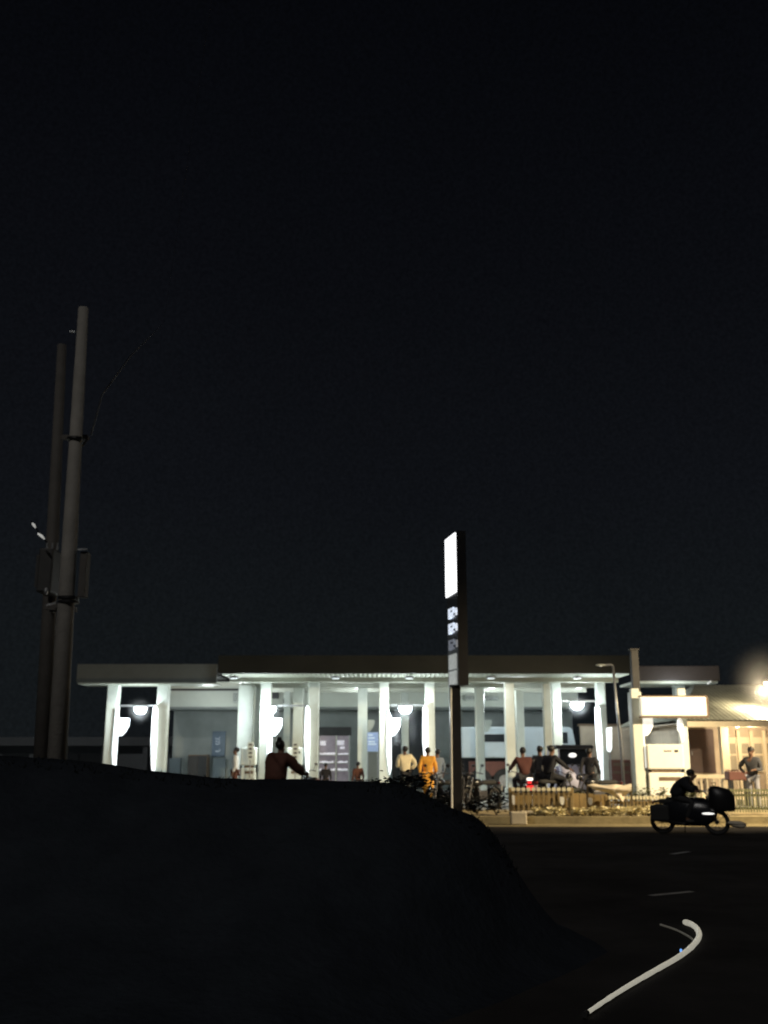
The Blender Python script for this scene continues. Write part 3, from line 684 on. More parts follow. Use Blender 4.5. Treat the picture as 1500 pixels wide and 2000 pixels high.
# ---------------------------------------------------------------- motorcycles
def motorcycle(label, loc, rz, body, tail=False, group='motorcycles on the forecourt and road', metal=None):
    CH = metal or M['chrome']; ST = metal or M['steel']
    t = thing('motorcycle', label, 'motorcycle', loc, rz, group)
    for y in (-.62, .66):
        w_ = MB().ring((0, y, .3), .26, .045, 'x', 26, 8).build('wheel', M['rubber'], t, smooth=True)
        b = MB().ring((0, y, .3), .21, .012, 'x', 24, 6); b.cyl((-.06, y, .3), (.06, y, .3), .05, .05, 12)
        for k in range(10):
            a = k * math.pi / 5; b.cyl((0, y, .3), (0, y + .21 * math.cos(a), .3 + .21 * math.sin(a)), .005, .005, 5)
        b.build('rim', CH, w_)
    b = MB(); b.tube([(0, .5, .86), (0, .2, .5), (0, -.1, .32), (0, -.62, .3)], .024); b.tube([(0, .45, .8), (0, 0, .7), (0, -.55, .78), (0, -.8, .74)], .022)
    for s in (-.07, .07): b.tube([(s, -.2, .35), (s, -.62, .31)], .018); b.tube([(s, -.5, .72), (s, -.6, .32)], .018)
    b.build('frame', M['dark'], t, smooth=True)
    b = MB()
    for s in (-.09, .09): b.tube([(s, .46, .9), (s, .66, .3)], .022)
    b.build('fork', CH, t)
    b = MB(); b.ball((0, .18, .76), .16, (.85, 1.5, .72), 18); b.build('tank', body, t, smooth=True)
    b = MB(); b.loft([(.70, 0, -.32, .12, .36), (.76, 0, -.32, .14, .38), (.80, 0, -.33, .12, .35), (.82, 0, -.34, .06, .28)], 20); b.build('seat', M['rubber'], t, smooth=True)
    b = MB(); b.span((-.12, -.18, .28), (.12, .2, .55), bev=.03); b.cyl((0, .1, .5), (0, .2, .66), .075, .07)
    for k in range(5): b.box((0, .16 + k * .012, .54 + k * .025), (.2, .15, .008))
    b.build('engine', ST, t)
    b = MB(); b.tube([(.1, .22, .5), (.13, .25, .32), (.14, -.1, .25), (.15, -.75, .33)], [.022, .022, .03, .042]); b.build('exhaust', CH, t, smooth=True)
    hb = MB().tube([(-.36, .34, 1.0), (-.2, .4, 1.03), (0, .46, .95), (.2, .4, 1.03), (.36, .34, 1.0)], .014).build('handlebar', CH, t, smooth=True)
    b = MB()
    for s in (-1, 1): b.tube([(s * .26, .38, 1.02), (s * .33, .36, 1.2)], .007); b.ball((s * .35, .36, 1.22), .06, (1, .25, .7), 12)
    b.build('mirror', CH, hb, smooth=True)
    hl = MB().ball((0, .56, .9), .09, (1, .8, 1), 16).build('headlight', body, t, smooth=True)
    MB().cyl((0, .62, .9), (0, .645, .9), .075, .07, 16).build('lens', CH, hl)
    b = MB()
    for k in range(9):
        a0 = math.radians(20 + k * 16); a1 = math.radians(20 + (k + 1) * 16)
        v = [(x, .66 + .33 * math.cos(a), .3 + .33 * math.sin(a)) for a in (a0, a1) for x in (-.06, .06)]
        vs = [b.bm.verts.new(p) for p in v]; b.bm.faces.new((vs[0], vs[1], vs[3], vs[2]))
        v = [(x, -.62 + .34 * math.cos(a), .3 + .34 * math.sin(a)) for a in (a0, a1) for x in (-.07, .07)]
        vs = [b.bm.verts.new(p) for p in v]; b.bm.faces.new((vs[0], vs[1], vs[3], vs[2]))
    b.build('mudguard', body if not tail else M['bikeblack'], t)
    tl = MB().span((-.06, -.86, .70), (.06, -.80, .77), bev=.01).build('tail_light', M['redglow'] if tail else M['bikered'], t)
    pl_ = MB().span((-.1, -.885, .52), (.1, -.875, .66)).build('number_plate', M['white'] if not tail else M['redglow'], t)
    if tail: MB().span((-.09, -.90, .79), (.09, -.86, .87), bev=.02).build('reflector', M['whiteglow'], t)
    MB().tube([(-.08, -.1, .3), (-.22, -.14, .02)], .012).build('side_stand', ST, t)
    return t

# ---------------------------------------------------------------- people
def skinmesh(name, V, E, m, parent, sub=1):
    me = bpy.data.meshes.new(name); me.from_pydata([v[0] for v in V], E, []); me.update()
    o = bpy.data.objects.new(name, me); C.objects.link(o)
    md = o.modifiers.new('s', 'SKIN'); md.use_smooth_shade = True
    sv = me.skin_vertices[0].data
    for i, v in enumerate(V):
        r = v[1]; sv[i].radius = r if isinstance(r, tuple) else (r, r)
    sv[0].use_root = True
    ss = o.modifiers.new('ss', 'SUBSURF'); ss.levels = sub; ss.render_levels = sub
    dg = bpy.context.evaluated_depsgraph_get(); dg.update()
    nm = bpy.data.meshes.new_from_object(o.evaluated_get(dg)); nm.name = name
    o.modifiers.clear(); o.data = nm; nm.materials.clear(); nm.materials.append(m)
    for f in nm.polygons: f.use_smooth = True
    bpy.data.meshes.remove(me); o.parent = parent
    return o

def pose_joints(p):
    J = dict(pelvis=(0, 0, .95), waist=(0, 0, 1.08), chest=(0, .01, 1.30), neck=(0, .0, 1.47), jaw=(0, .03, 1.545), skull=(0, .0, 1.63), top=(0, 0, 1.69))
    for s, n in ((-1, 'l'), (1, 'r')):
        J['sh' + n] = (s * .18, 0, 1.41); J['el' + n] = (s * .24, -.03, 1.14); J['wr' + n] = (s * .25, .05, .90)
        J['hip' + n] = (s * .09, 0, .90); J['kn' + n] = (s * .10, .03, .49); J['an' + n] = (s * .10, -.01, .08); J['toe' + n] = (s * .12, .15, .035)
    if p == 'walk':
        J['knl'] = (-.09, .14, .50); J['anl'] = (-.09, .16, .09); J['toel'] = (-.1, .31, .05)
        J['knr'] = (.09, -.02, .49); J['anr'] = (.09, -.22, .14); J['toer'] = (.1, -.10, .04)
        J['ell'] = (-.25, -.10, 1.15); J['wrl'] = (-.24, -.12, .92); J['elr'] = (.25, .05, 1.14); J['wrr'] = (.23, .2, .95)
    if p == 'akimbo':
        J['elr'] = (.36, -.03, 1.18); J['wrr'] = (.2, .05, 1.02); J['wrl'] = (-.14, .24, 1.12); J['ell'] = (-.25, .02, 1.13)
    if p == 'ride':
        d = dict(pelvis=(0, -.28, .90), waist=(0, -.26, 1.04), chest=(0, -.19, 1.25), neck=(0, -.13, 1.41), jaw=(0, -.08, 1.485), skull=(0, -.11, 1.57), top=(0, -.11, 1.63))
        J.update(d)
        for s, n in ((-1, 'l'), (1, 'r')):
            J['sh' + n] = (s * .18, -.16, 1.35); J['el' + n] = (s * .30, .05, 1.14); J['wr' + n] = (s * .31, .27, 1.04)
            J['hip' + n] = (s * .1, -.24, .87); J['kn' + n] = (s * .21, .17, .78); J['an' + n] = (s * .2, -.02, .36); J['toe' + n] = (s * .22, .14, .32)
    if p == 'hunch':
        J = pose_joints('ride')
        for k, (dy, dz) in dict(waist=(.03, -.02), chest=(.12, -.06), neck=(.22, -.12), jaw=(.27, -.12), skull=(.25, -.12), top=(.26, -.12), shl=(.17, -.08), shr=(.17, -.08)).items():
            x, y, z = J[k]; J[k] = (x, y + dy, z + dz)
    return J

def person(label, loc, rz, pose, shirt, trousers, s=1.0, long_sleeve=True, robe=None, loose=1.0, hair='short'):
    t = thing('person', label, 'person', loc, rz); t.scale = (s, s, s)
    J = pose_joints(pose); V = []; E = []; idx = {}
    def add(k, p, r, par=None):
        V.append((Vector(p), r)); idx[k] = len(V) - 1
        if par is not None: E.append((idx[par], idx[k]))
    add('pelvis', J['pelvis'], (.13, .10)); add('waist', J['waist'], (.12, .09), 'pelvis'); add('chest', J['chest'], (.14, .10), 'waist')
    add('neck', J['neck'], .05, 'chest'); add('jaw', J['jaw'], (.058, .062), 'neck'); add('skull', J['skull'], (.078, .092), 'jaw'); add('top', J['top'], .06, 'skull')
    for n in 'lr':
        sg = -1 if n == 'l' else 1
        add('sh' + n, J['sh' + n], .055, 'chest'); add('el' + n, J['el' + n], .038, 'sh' + n); add('wr' + n, J['wr' + n], .026, 'el' + n)
        w = Vector(J['wr' + n]); d = (w - Vector(J['el' + n])).normalized()
        if pose in ('ride', 'hunch'): d = Vector((0, .9, -.3)).normalized()
        add('pm' + n, w + d * .06, (.034, .018), 'wr' + n)
        side = Vector((0, 1, 0)) if abs(d.z) > .6 else Vector((1, 0, 0)); side = (side - d * side.dot(d)).normalized()
        curl = Vector((-sg, 0, 0)) if abs(d.z) > .6 else Vector((0, 0, -1))
        for f, (o_, L) in enumerate(((-.028, .062), (-.010, .075), (.010, .07), (.027, .055))):
            b0 = w + d * .095 + side * o_
            add('f%s%d' % (n, f), b0, .009, 'pm' + n); add('g%s%d' % (n, f), b0 + d * L * .5 + curl * .012, .008, 'f%s%d' % (n, f)); add('h%s%d' % (n, f), b0 + d * L * .85 + curl * .035, .007, 'g%s%d' % (n, f))
        tb = w + d * .03 - side * .036
        add('t' + n, tb, .011, 'pm' + n); add('u' + n, tb + d * .045 - side * .02 + curl * .01, .009, 't' + n)
        add('hip' + n, J['hip' + n], .085, 'pelvis'); add('kn' + n, J['kn' + n], .055, 'hip' + n); add('an' + n, J['an' + n], .036, 'kn' + n); add('toe' + n, J['toe' + n], .032, 'an' + n)
        sk = Vector(J['skull']); add('ear' + n, sk + Vector((sg * .088, -.005, -.02)), .014, 'skull')
    add('nose', Vector(J['jaw']) + Vector((0, .082, .055)), .013, 'jaw')
    skinmesh('body', V, E, M['skin'], t)
    # hair cap
    sk = Vector(J['skull']); b = MB(); b.ball(sk + Vector((0, -.022, .03)), .1, (.95, 1.08, .95), 16)
    if hair == 'bun': b.ball(sk + Vector((0, -.05, .13)), .05, (1, 1, 1), 12)
    b.build('hair', M['hair'], t, smooth=True)
    b = MB()
    for s_ in (-1, 1): b.ball(sk + Vector((s_ * .032, .083, -.012)), .010, (1.3, .6, .8), 8)
    b.build('eyes', M['hair'], t); b = MB(); b.ball(Vector(J['jaw']) + Vector((0, .066, .005)), .02, (1.2, .4, .3), 8); b.build('mouth', cloth_mat('lips', (.12, .04, .035)), t)
    # shirt
    V = []; E = []; idx = {}; g = .02 * loose
    add('waist0', Vector(J['pelvis']) + Vector((0, 0, -.03)), (.15 * loose, .12 * loose)); add('waist', J['waist'], (.145 * loose, .115 * loose), 'waist0'); add('chest', J['chest'], (.16 * loose, .125 * loose), 'waist')
    add('collar', Vector(J['neck']) - Vector((0, 0, .045)), .07, 'chest')
    for n in 'lr':
        add('sh' + n, J['sh' + n], .075 * loose, 'chest'); e = Vector(J['el' + n])
        add('el' + n, e, .058 * loose if long_sleeve else .062, 'sh' + n)
        if long_sleeve: add('wr' + n, Vector(J['wr' + n]).lerp(e, .12), .042 * loose, 'el' + n)
    so_ = skinmesh('shirt', V, E, shirt, t, 2)
    sd = Vector((len(label) * 7 % 97, 3, 1))
    for v in so_.data.vertices: v.co += v.normal * .022 * (mathutils.noise.noise(v.co * Vector((9, 9, 5)).x * .8 + sd) + .5 * mathutils.noise.noise(v.co * 22 + sd))
    V = []; E = []; idx = {}
    add('pelvis', J['pelvis'], (.145, .12))
    for n in 'lr':
        add('hip' + n, J['hip' + n], .10, 'pelvis'); add('kn' + n, J['kn' + n], .075, 'hip' + n); add('an' + n, Vector(J['an' + n]) + Vector((0, 0, .03)), .055, 'kn' + n)
    skinmesh('trousers', V, E, trousers, t)
    if robe is not None:
        b = MB(); px_, py_, pz_ = J['pelvis']
        b.loft([(.42, 0, py_ + .02, .17, .14), (.6, 0, py_ + .01, .19, .15), (.85, 0, py_, .18, .14), (1.0, 0, py_, .165, .13)], 24); b.build('tunic_skirt', robe, t, smooth=True)
    for n in 'lr':
        a = Vector(J['an' + n]); e = Vector(J['toe' + n]); MB().ball((a + e) / 2 - Vector((0, 0, .02)), .06, (.8, 2.0, .75), 12).build('shoe', M['rubber'], t, smooth=True)
    return t

S = {k: cloth_mat(k, c) for k, c in dict(white_shirt=(.72, .74, .72), cream_shirt=(.9, .80, .55), orange_shirt=(.95, .45, .06), grey_blue=(.2, .24, .3), dark_cloth=(.022, .022, .028),
     black_cloth=(.008, .009, .014), maroon_cloth=(.085, .025, .02), brown_red=(.12, .045, .03), dark_trouser=(.02, .02, .022), pale_trouser=(.30, .31, .36), slate=(.06, .062, .07), mauve=(.12, .08, .085)).items()}
def gx(px, Y): return at(px, 1520, Y).x
PI = math.pi
person('person in a loose white shirt standing by the shop wall at left', (gx(456, 36), 36.4, .1), PI * .5, 'stand', S['white_shirt'], S['brown_red'], 1.02)
person('person in a cream shirt seen from behind, left of the orange one', (gx(791, 33.5), 33.5, .1), .35, 'akimbo', S['cream_shirt'], S['dark_trouser'], 1.03, loose=1.25)
person('person in a long orange tunic seen from behind', (gx(836, 32.5), 32.5, .1), -.1, 'walk', S['orange_shirt'], S['orange_shirt'], 1.0, robe=S['orange_shirt'], loose=1.15)
person('person in dull blue-grey clothes just right of the orange tunic', (gx(855, 34.5), 34.5, .1), .5, 'stand', S['grey_blue'], S['grey_blue'], .98)
person('dark figure standing between the red-lit motorcycle and the black-clad rider', (gx(1056, 30.6), 30.6, .1), .2, 'stand', S['slate'], S['dark_cloth'], 1.02, loose=1.1)
person('dark figure standing right of the auto rickshaw', (gx(1153, 30.4), 30.4, .1), -.6, 'walk', S['dark_cloth'], S['dark_cloth'], .98)
person('person with dark top and pale trousers standing before the office porch', (gx(1481, 28.2), 28.6, .1), PI * .8, 'akimbo', S['slate'], S['pale_trouser'], .99)
person('child in dark clothes beside the pale column near the goods rack', (gx(636, 35), 35, .1), 0, 'stand', S['dark_cloth'], S['dark_cloth'], .72)
person('small crouched figure in reddish clothes by the column at centre', (gx(699, 34), 34, .1), .4, 'stand', S['brown_red'], S['dark_cloth'], .74)

BK = {'r': M['bikered'], 'b': M['bikeblack']}
# riders on their machines
mx = gx(1026, 30); motorcycle('motorcycle with glowing red tail light seen from behind', (mx, 30.6, .1), .1, BK['r'], True)
person('rider in dark red sitting on the motorcycle with red tail light', (mx, 30.6, .1), .1, 'ride', S['maroon_cloth'], S['dark_cloth'], 1.03, loose=1.1)
mx = gx(1088, 30); motorcycle('black motorcycle under the rider dressed in black', (mx, 30.3, .1), -.9, BK['b'], metal=M['bikemetal'])
person('rider all in black seated on a motorcycle before the auto rickshaw', (mx, 30.3, .1), -.9, 'ride', S['black_cloth'], S['black_cloth'], 1.06, loose=1.15)
# road riders
mx = gx(1334, 22); motorcycle('dark motorcycle passing on the near road, heading right', (mx, 21.8, 0), -PI / 2 - .45, BK['b'], metal=M['dark'])
mb_ = bpy.data.objects[[o.name for o in bpy.data.objects if o.get('label') == 'dark motorcycle passing on the near road, heading right'][0]]
b = MB(); b.loft([(.20, 0, .0, .10, .42), (.34, 0, .02, .20, .62), (.55, 0, .05, .24, .66), (.72, 0, .0, .20, .60), (.86, 0, -.05, .12, .45)], 24); b.build('fairing', M['bikeblack'], mb_, smooth=True)
for sx_ in (-1, 1): MB().span((sx_ * .2, -.85, .3), (sx_ * .36, -.4, .68), bev=.05).build('pannier', M['rubber'], mb_)
b = MB(); b.ball((.2, .5, .50), .05, (.5, 3.0, .5), 10); b.build('side_light', M['whiteglow'], mb_, smooth=True); mb_.scale = (.86, .86, .86)  # glowing part put in for a bright headlight streak
person('hunched dark rider on the near road below the white fuel pump', (mx, 21.8, 0), -PI / 2 - .45, 'hunch', S['black_cloth'], S['dark_trouser'], .84, loose=1.75)
t = thing('cargo_bag', 'big black bag carried upright on the passing motorcycle', 'bag', (gx(1390, 22), 21.45, zrow(1584, 21.5)))
b = MB(); b.loft([(0, 0, 0, .24, .14), (.06, 0, 0, .27, .17), (.3, 0, 0, .27, .17), (.44, -.05, 0, .22, .14), (.50, -.14, 0, .07, .05)], 22); b.build('sack', M['dark'], t, smooth=True)
b = MB(); b.tube([(-.14, 0, .49), (-.2, 0, .56), (-.1, 0, .57), (-.12, 0, .5)], .012); b.build('strap', M['rubber'], t)
t = thing('parcel', 'crumpled pale parcel tied low on the passing motorcycle', 'parcel', (gx(1432, 21.4), 21.35, zrow(1617, 21.4)))
b = MB(); b.loft([(0, .05, 0, .06, .06), (.04, .02, 0, .16, .09), (.10, -.03, 0, .19, .09), (.14, -.06, 0, .10, .05)], 14); b.build('wrap', M['cloth'], t); b = MB(); b.ring((0, 0, .08), .17, .006, 'z', 20, 5); b.build('cord', M['dark'], t)
mx = gx(553, 21.5); motorcycle('motorcycle half hidden behind the dark embankment', (mx, 21.5, 0), -.5, BK['r'])
person('hunched rider with topknot in reddish brown above the embankment', (mx, 21.5, .12), -.5, 'ride', S['brown_red'], S['mauve'], 1.06, loose=1.7, hair='bun')
# parked row
proto = motorcycle('parked motorcycle nearest the price sign post', (gx(868, 28), 28.9, .1), 2.6, BK['b'], metal=M['bikemetal'])
for px, Y, rz, lab in ((905, 28.8, 2.9, 'parked motorcycle directly right of the price sign post'), (938, 28.9, 2.4, 'parked motorcycle with a bright mirror before the pale column'), (604, 33, .4, 'motorcycle parked behind the embankment near the lit board'), (1165, 29.0, 2.0, 'motorcycle parked behind the draped cream cloth')):
    dup(proto, (gx(px, Y), Y, .1), rz, lab)

# ---------------------------------------------------------------- auto rickshaw
Yr = 32.6; t = thing('auto_rickshaw', 'lilac-grey auto rickshaw facing the road among the dark figures', 'auto rickshaw', (at(1127, 1500, Yr).x, Yr, .1))
b = MB(); b.loft([(.38, 0, 0, .40, .22), (.5, 0, -.05, .52, .34), (.8, 0, -.02, .56, .36), (1.05, 0, .08, .54, .30), (1.2, 0, .2, .56, .22)], 28); b.build('front_cowl', M['rick'], t, smooth=True)
b = MB(); b.span((-.62, .5, .35), (.62, 2.2, 1.15), bev=.08); b.build('rear_body', M['rick'], t)
b = MB()
for s in (-1, 1): b.tube([(s * .52, .2, 1.15), (s * .5, .38, 1.72)], .03); b.tube([(s * .6, 2.1, 1.1), (s * .56, 2.05, 1.72)], .03)
b.build('pillar', M['rick'], t)
b = MB(); b.span((-.6, .2, 1.70), (.6, 2.2, 1.82), bev=.05); b.build('roof', M['slate'] if 'slate' in M else S['slate'], t)
b = MB(); v = [b.bm.verts.new(p) for p in ((-.5, .20, 1.2), (.5, .20, 1.2), (.47, .36, 1.69), (-.47, .36, 1.69))]; b.bm.faces.new(v); ws = b.build('windscreen', M['glassdark'], t)
b = MB(); b.ball((-.08, .24, 1.5), .1, (1.3, .2, .7)); b.build('painted_reflection', M['whiteglow'], ws, smooth=True)  # glowing patch painted on as the windscreen's reflection
for s in (-1, 1):
    h = MB().cyl((s * .3, -.36, .78), (s * .3, -.28, .8), .10, .11, 18).build('headlight', M['chrome'], t)
    MB().tube([(s * .52, .15, 1.2), (s * .64, .05, 1.28)], .01).build('mirror_stalk', M['dark'], t)
    MB().ball((s * .66, .04, 1.3), .07, (1, .3, .8)).build('mirror', M['chrome'], t, smooth=True)
MB().tube([(-.5, -.25, .48), (-.3, -.42, .43), (0, -.47, .42), (.3, -.42, .43), (.5, -.25, .48)], .035).build('bumper', M['chrome'], t, smooth=True)
w_ = MB().ring((0, -.18, .24), .19, .06, 'x').build('wheel', M['rubber'], t, smooth=True); MB().cyl((-.05, -.18, .24), (.05, -.18, .24), .14, .14, 16).build('rim', M['steel'], w_)
for s in (-.55, .55):
    w_ = MB().ring((s, 1.7, .24), .19, .06, 'x').build('wheel', M['rubber'], t, smooth=True); MB().cyl((s - .05, 1.7, .24), (s + .05, 1.7, .24), .14, .14, 16).build('rim', M['steel'], w_)
b = MB(); b.span((-.5, 1.3, .7), (.5, 1.8, .9), bev=.04); b.build('bench', M['rubber'], t)

# ---------------------------------------------------------------- fences on the verge
def fence(label, px0, px1, Y, top, m, step, post=True, tip=.05, group=None):
    A = at(px0, 1560, Y).x; B = at(px1, 1560, Y).x
    t = thing('picket_fence', label, 'fence', ((A + B) / 2, Y, .15), 0, group)
    b = MB(); x = A + .06; w = step * .42; k = 0
    while x < B - .02:
        h = top + random.uniform(-.012, .012)
        b.prism([(x - w / 2, .22), (x + w / 2, .22), (x + w / 2, h - .06), (x + w * .75, h - .03), (x, h + .0), (x - w * .75, h - .03), (x - w / 2, h - .06)], Y - .012, Y + .012)
        x += step; k += 1
    b.build('pickets', m, t, True)
    b = MB()
    for q in range(k):
        x = A + .06 + q * step; b.prism([(x - w * .75, top - .06), (x + w * .75, top - .06), (x + w * 1.0, top - .005), (x + w * .4, top + .035), (x, top + .015), (x - w * .4, top + .035), (x - w * 1.0, top - .005)], Y - .03, Y - .0125)
    b.build('picket_tips', M['tips'] if m is not M['fencegreen'] else m, t, True)
    b = MB(); b.span((A, Y + .014, top - .16), (B, Y + .05, top - .10)); b.span((A, Y + .014, .28), (B, Y + .05, .34)); b.build('rail', m, t, True)
    n = max(2, int((B - A) / 1.3) + 1)
    for i in range(n):
        x = A + (B - A) * i / (n - 1)
        MB().span((x - .045, Y + .052, .15), (x + .045, Y + .14, top + .02), bev=.008).build('post', m, t, True)
    return t
fence('white pointed picket fence below the dark riders', 998, 1118, 25.6, .80, M['fence'], .125)
fence('lower picket fence between the cloth and the passing rider', 1186, 1302, 25.6, .60, M['fence'], .085)
fence('greenish close-set picket fence before the office at right', 1412, 1560, 25.9, .76, M['fencegreen'], .07)
# solid low panels behind (boards)
for (x0, x1, lab) in ((1000, 1118, 'brown board screen standing behind the pointed pickets'), (1120, 1188, 'brown board screen behind the draped cloth')):
    t = thing('board_screen', lab, 'screen', (gx((x0 + x1) / 2, 25.8), 25.9, .15))
    b = MB(); A = at(x0, 1560, 25.8).x; B = at(x1, 1560, 25.8).x; x = A
    while x < B - .05:
        w_ = random.uniform(.14, .2); b.span((x, 25.8, .16), (min(B, x + w_) - .012, 25.83, .66 + random.uniform(-.02, .02))); x += w_
    b.build('boards', M['screen'], t, True)
    b = MB(); b.span((A, 25.835, .3), (B, 25.87, .36)); b.build('batten', M['brown'], t, True)
# draped cloth
t = thing('draped_cloth', 'cream cloth hanging in a point over the fence', 'cloth', (gx(1190, 25.4), 25.4, .15))
P = [(1146, 1533), (1160, 1531), (1180, 1534), (1200, 1532), (1220, 1534), (1233, 1530), (1232, 1543), (1222, 1556), (1216, 1566), (1204, 1559), (1190, 1550), (1172, 1545), (1156, 1540)]
b = MB(); ce = at(1196, 1541, 25.3); cv = b.bm.verts.new(ce + Vector((0, -.08, 0))); vs = []
for k, (px, r) in enumerate(P): vs.append(b.bm.verts.new(at(px, r, 25.4) + Vector((0, (-.06, .04, -.02)[k % 3], 0))))
for k in range(len(vs)): b.bm.faces.new((cv, vs[k], vs[(k + 1) % len(vs)]))
bmesh.ops.subdivide_edges(b.bm, edges=b.bm.edges[:], cuts=4, use_grid_fill=True)
for v in b.bm.verts: 
    v.co += Vector((.0, .05, .012)) * mathutils.noise.noise(v.co * 7)
b.build('cloth', M['cloth'], t, True, True)
b = MB(); c = at(1232, 1540, 25.5); b.cyl((c.x, 25.5, .15), (c.x, 25.5, c.z + .1), .02); c = at(1147, 1540, 25.5); b.cyl((c.x, 25.5, .15), (c.x, 25.5, c.z + .1), .02); b.build('stake', M['stem'], t, True)
# small white plates on the fence and a pale bollard
for px, r0, r1, w_, lab in ((1003, 1553, 1572, 6, 'small upright white plate at the left end of the pickets'), (1098, 1556, 1572, 9, 'rounded white plate hung on the brown screen'), (1153, 1558, 1572, 9, 'rounded white plate below the cloth edge')):
    Yq = 25.45; t = thing('fence_plate', lab, 'plate', (at(px, r1, Yq).x, Yq, .15))
    A = at(px - w_ / 2, r0, Yq); B = at(px + w_ / 2, r1, Yq); W = B.x - A.x
    MB().prism([(A.x, A.z), (A.x, B.z + .06), (A.x + W * .3, B.z), (A.x + W * .8, B.z), (B.x, B.z + .07), (B.x, A.z - .02), (A.x + W * .6, A.z)], Yq, Yq + .02).build('plate', M['white'], t, True)
    MB().cyl((A.x + W / 2, Yq + .03, .15), (A.x + W / 2, Yq + .03, A.z), .012).build('stake', M['stem'], t, True)
t = thing('kerb_block', 'squat pale stone block at the dark end of the kerb', 'block', (gr(1003, 1606).x, 24.7, 0)); b = MB(); b.span((-.19, -.15, .005), (.19, .15, .30), bev=.03); b.build('block', M['officetrim'], t); b = MB(); b.box((.2, 0, .29), (.28, .2, .05), bev=.01); b.build('slab', M['officetrim'], t)
# border plants
spots = [(1046, 25.35), (1062, 25.3), (1078, 25.35), (1092, 25.32), (1128, 25.3), (1150, 25.35), (1176, 25.3), (1192, 25.32), (1208, 25.3), (1228, 25.34), (1246, 25.3), (1262, 25.33), (1280, 25.3), (1298, 25.33)]
words = ['leftmost', 'second from left', 'third from left', 'fourth from left', 'fifth from left', 'sixth from left', 'seventh from left', 'eighth from left', 'ninth from left', 'tenth from left', 'fourth from right', 'third from right', 'second from right', 'rightmost']
for k, (px, Y) in enumerate(spots):
    leafy('border_plant', 'low pale-leaved border plant along the kerb, ' + words[k] + ' of the row', 'plant', (gx(px, Y), Y, .15), .19 if k < 5 else .22, .17, M['paleleaf'], 260, 'pale plants along the kerb', .05)
for k, (px, Y, h, r, lab) in enumerate(((880, 26.6, .40, .30, 'dark shrub at the foot of the price sign'), (930, 26.3, .38, .3, 'dark shrub right of the price sign foot'), (968, 26.0, .5, .35, 'dark shrub left of the picket fence'),
        (1135, 26.2, .62, .3, 'olive shrub in the gap right of the pointed pickets'), (1250, 26.4, .6, .35, 'olive shrub left of the passing rider'), (1285, 26.3, .62, .3, 'olive shrub directly behind the passing rider'), (1345, 26.5, .6, .35, 'olive shrub below the white fuel pump'))):
    leafy('shrub', lab, 'shrub', (gx(px, Y), Y, .15), h, r, M['darkleaf'] if k < 3 else M['leaf'], 420, 'shrubs on the verge', .05)
for k, (px, row, r, lab) in enumerate(((775, 1540, .32, 'black shrub on the embankment below the cream-shirted person'), (812, 1560, .26, 'black shrub where the embankment starts to drop'), (735, 1538, .22, 'small black shrub left on the embankment crest'))):
    c = at(px, row, 9.4); leafy('shrub', lab, 'shrub', (c.x, 9.4, c.z - .12), r * .75, r, M['darkleaf'], 500, 'shrubs on the embankment', .025)
# scattered pale litter
for px, row, lab in ((1480, 1606, 'scrap of pale litter in the gutter at far right'), (1193, 1606, 'scrap of pale litter in the gutter at centre')):
    g_ = gr(px, row, .01); b = MB()
    for k in range(5): b.ball((g_.x + random.uniform(-.15, .15), g_.y + random.uniform(-.05, .05), .02 + random.uniform(0, .02)), .045, (1.5, 1, .5), 7)
    tag(b.build('litter', M['cloth']), lab, 'litter')

# ---------------------------------------------------------------- road marks
b = MB()
for (x0, x1, r0, r1) in ((1312, 1346, 1668, 1663), (1270, 1352, 1749, 1741)):
    A = gr(x0, r0, .004); B = gr(x1, r1, .004); d = (B - A); n_ = Vector((-d.y, d.x, 0)).normalized() * .05
    b.bm.faces.new([b.bm.verts.new(p) for p in (A - n_, B - n_, B + n_, A + n_)])
tag(b.build('road_marking', M['roadmark']), kind='structure')

# bright curved streak at the lower right, built as a made-up glowing hose
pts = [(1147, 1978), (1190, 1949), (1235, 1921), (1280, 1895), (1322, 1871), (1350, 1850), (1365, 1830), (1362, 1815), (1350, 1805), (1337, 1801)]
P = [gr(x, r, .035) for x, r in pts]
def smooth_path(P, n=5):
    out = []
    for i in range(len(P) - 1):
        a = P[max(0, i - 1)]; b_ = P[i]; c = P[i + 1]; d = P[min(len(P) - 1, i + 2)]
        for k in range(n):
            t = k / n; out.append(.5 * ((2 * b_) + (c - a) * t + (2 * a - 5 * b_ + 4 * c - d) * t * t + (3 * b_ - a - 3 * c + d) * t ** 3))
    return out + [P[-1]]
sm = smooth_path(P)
t = thing('bright_streak', 'glowing hose made up for a bright hooked streak on the dark ground', 'bright streak', (P[4].x, P[4].y, 0))
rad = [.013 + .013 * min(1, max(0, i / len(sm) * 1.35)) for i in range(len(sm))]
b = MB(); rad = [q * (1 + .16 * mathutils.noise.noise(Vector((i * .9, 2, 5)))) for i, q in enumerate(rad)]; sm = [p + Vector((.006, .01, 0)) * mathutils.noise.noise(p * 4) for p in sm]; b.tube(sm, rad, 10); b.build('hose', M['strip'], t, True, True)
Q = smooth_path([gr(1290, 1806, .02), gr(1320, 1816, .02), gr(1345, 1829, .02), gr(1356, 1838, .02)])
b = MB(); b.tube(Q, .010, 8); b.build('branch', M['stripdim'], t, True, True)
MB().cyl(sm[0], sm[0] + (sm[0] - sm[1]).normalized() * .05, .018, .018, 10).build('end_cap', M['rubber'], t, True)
c = gr(1330, 1857, .05); t = thing('blue_glint', 'tiny glowing stand-in for a blue glint beside the bright streak', 'small light', (c.x, c.y, 0))  # blue glint built as a tiny glowing lens
MB().ball((0, 0, .05), .013, (.8, 1, 1.3), 12).build('lens', M['blueglow'], t, smooth=True); MB().cyl((0, 0, 0), (0, 0, .037), .012, .009).build('base', M['dark'], t)

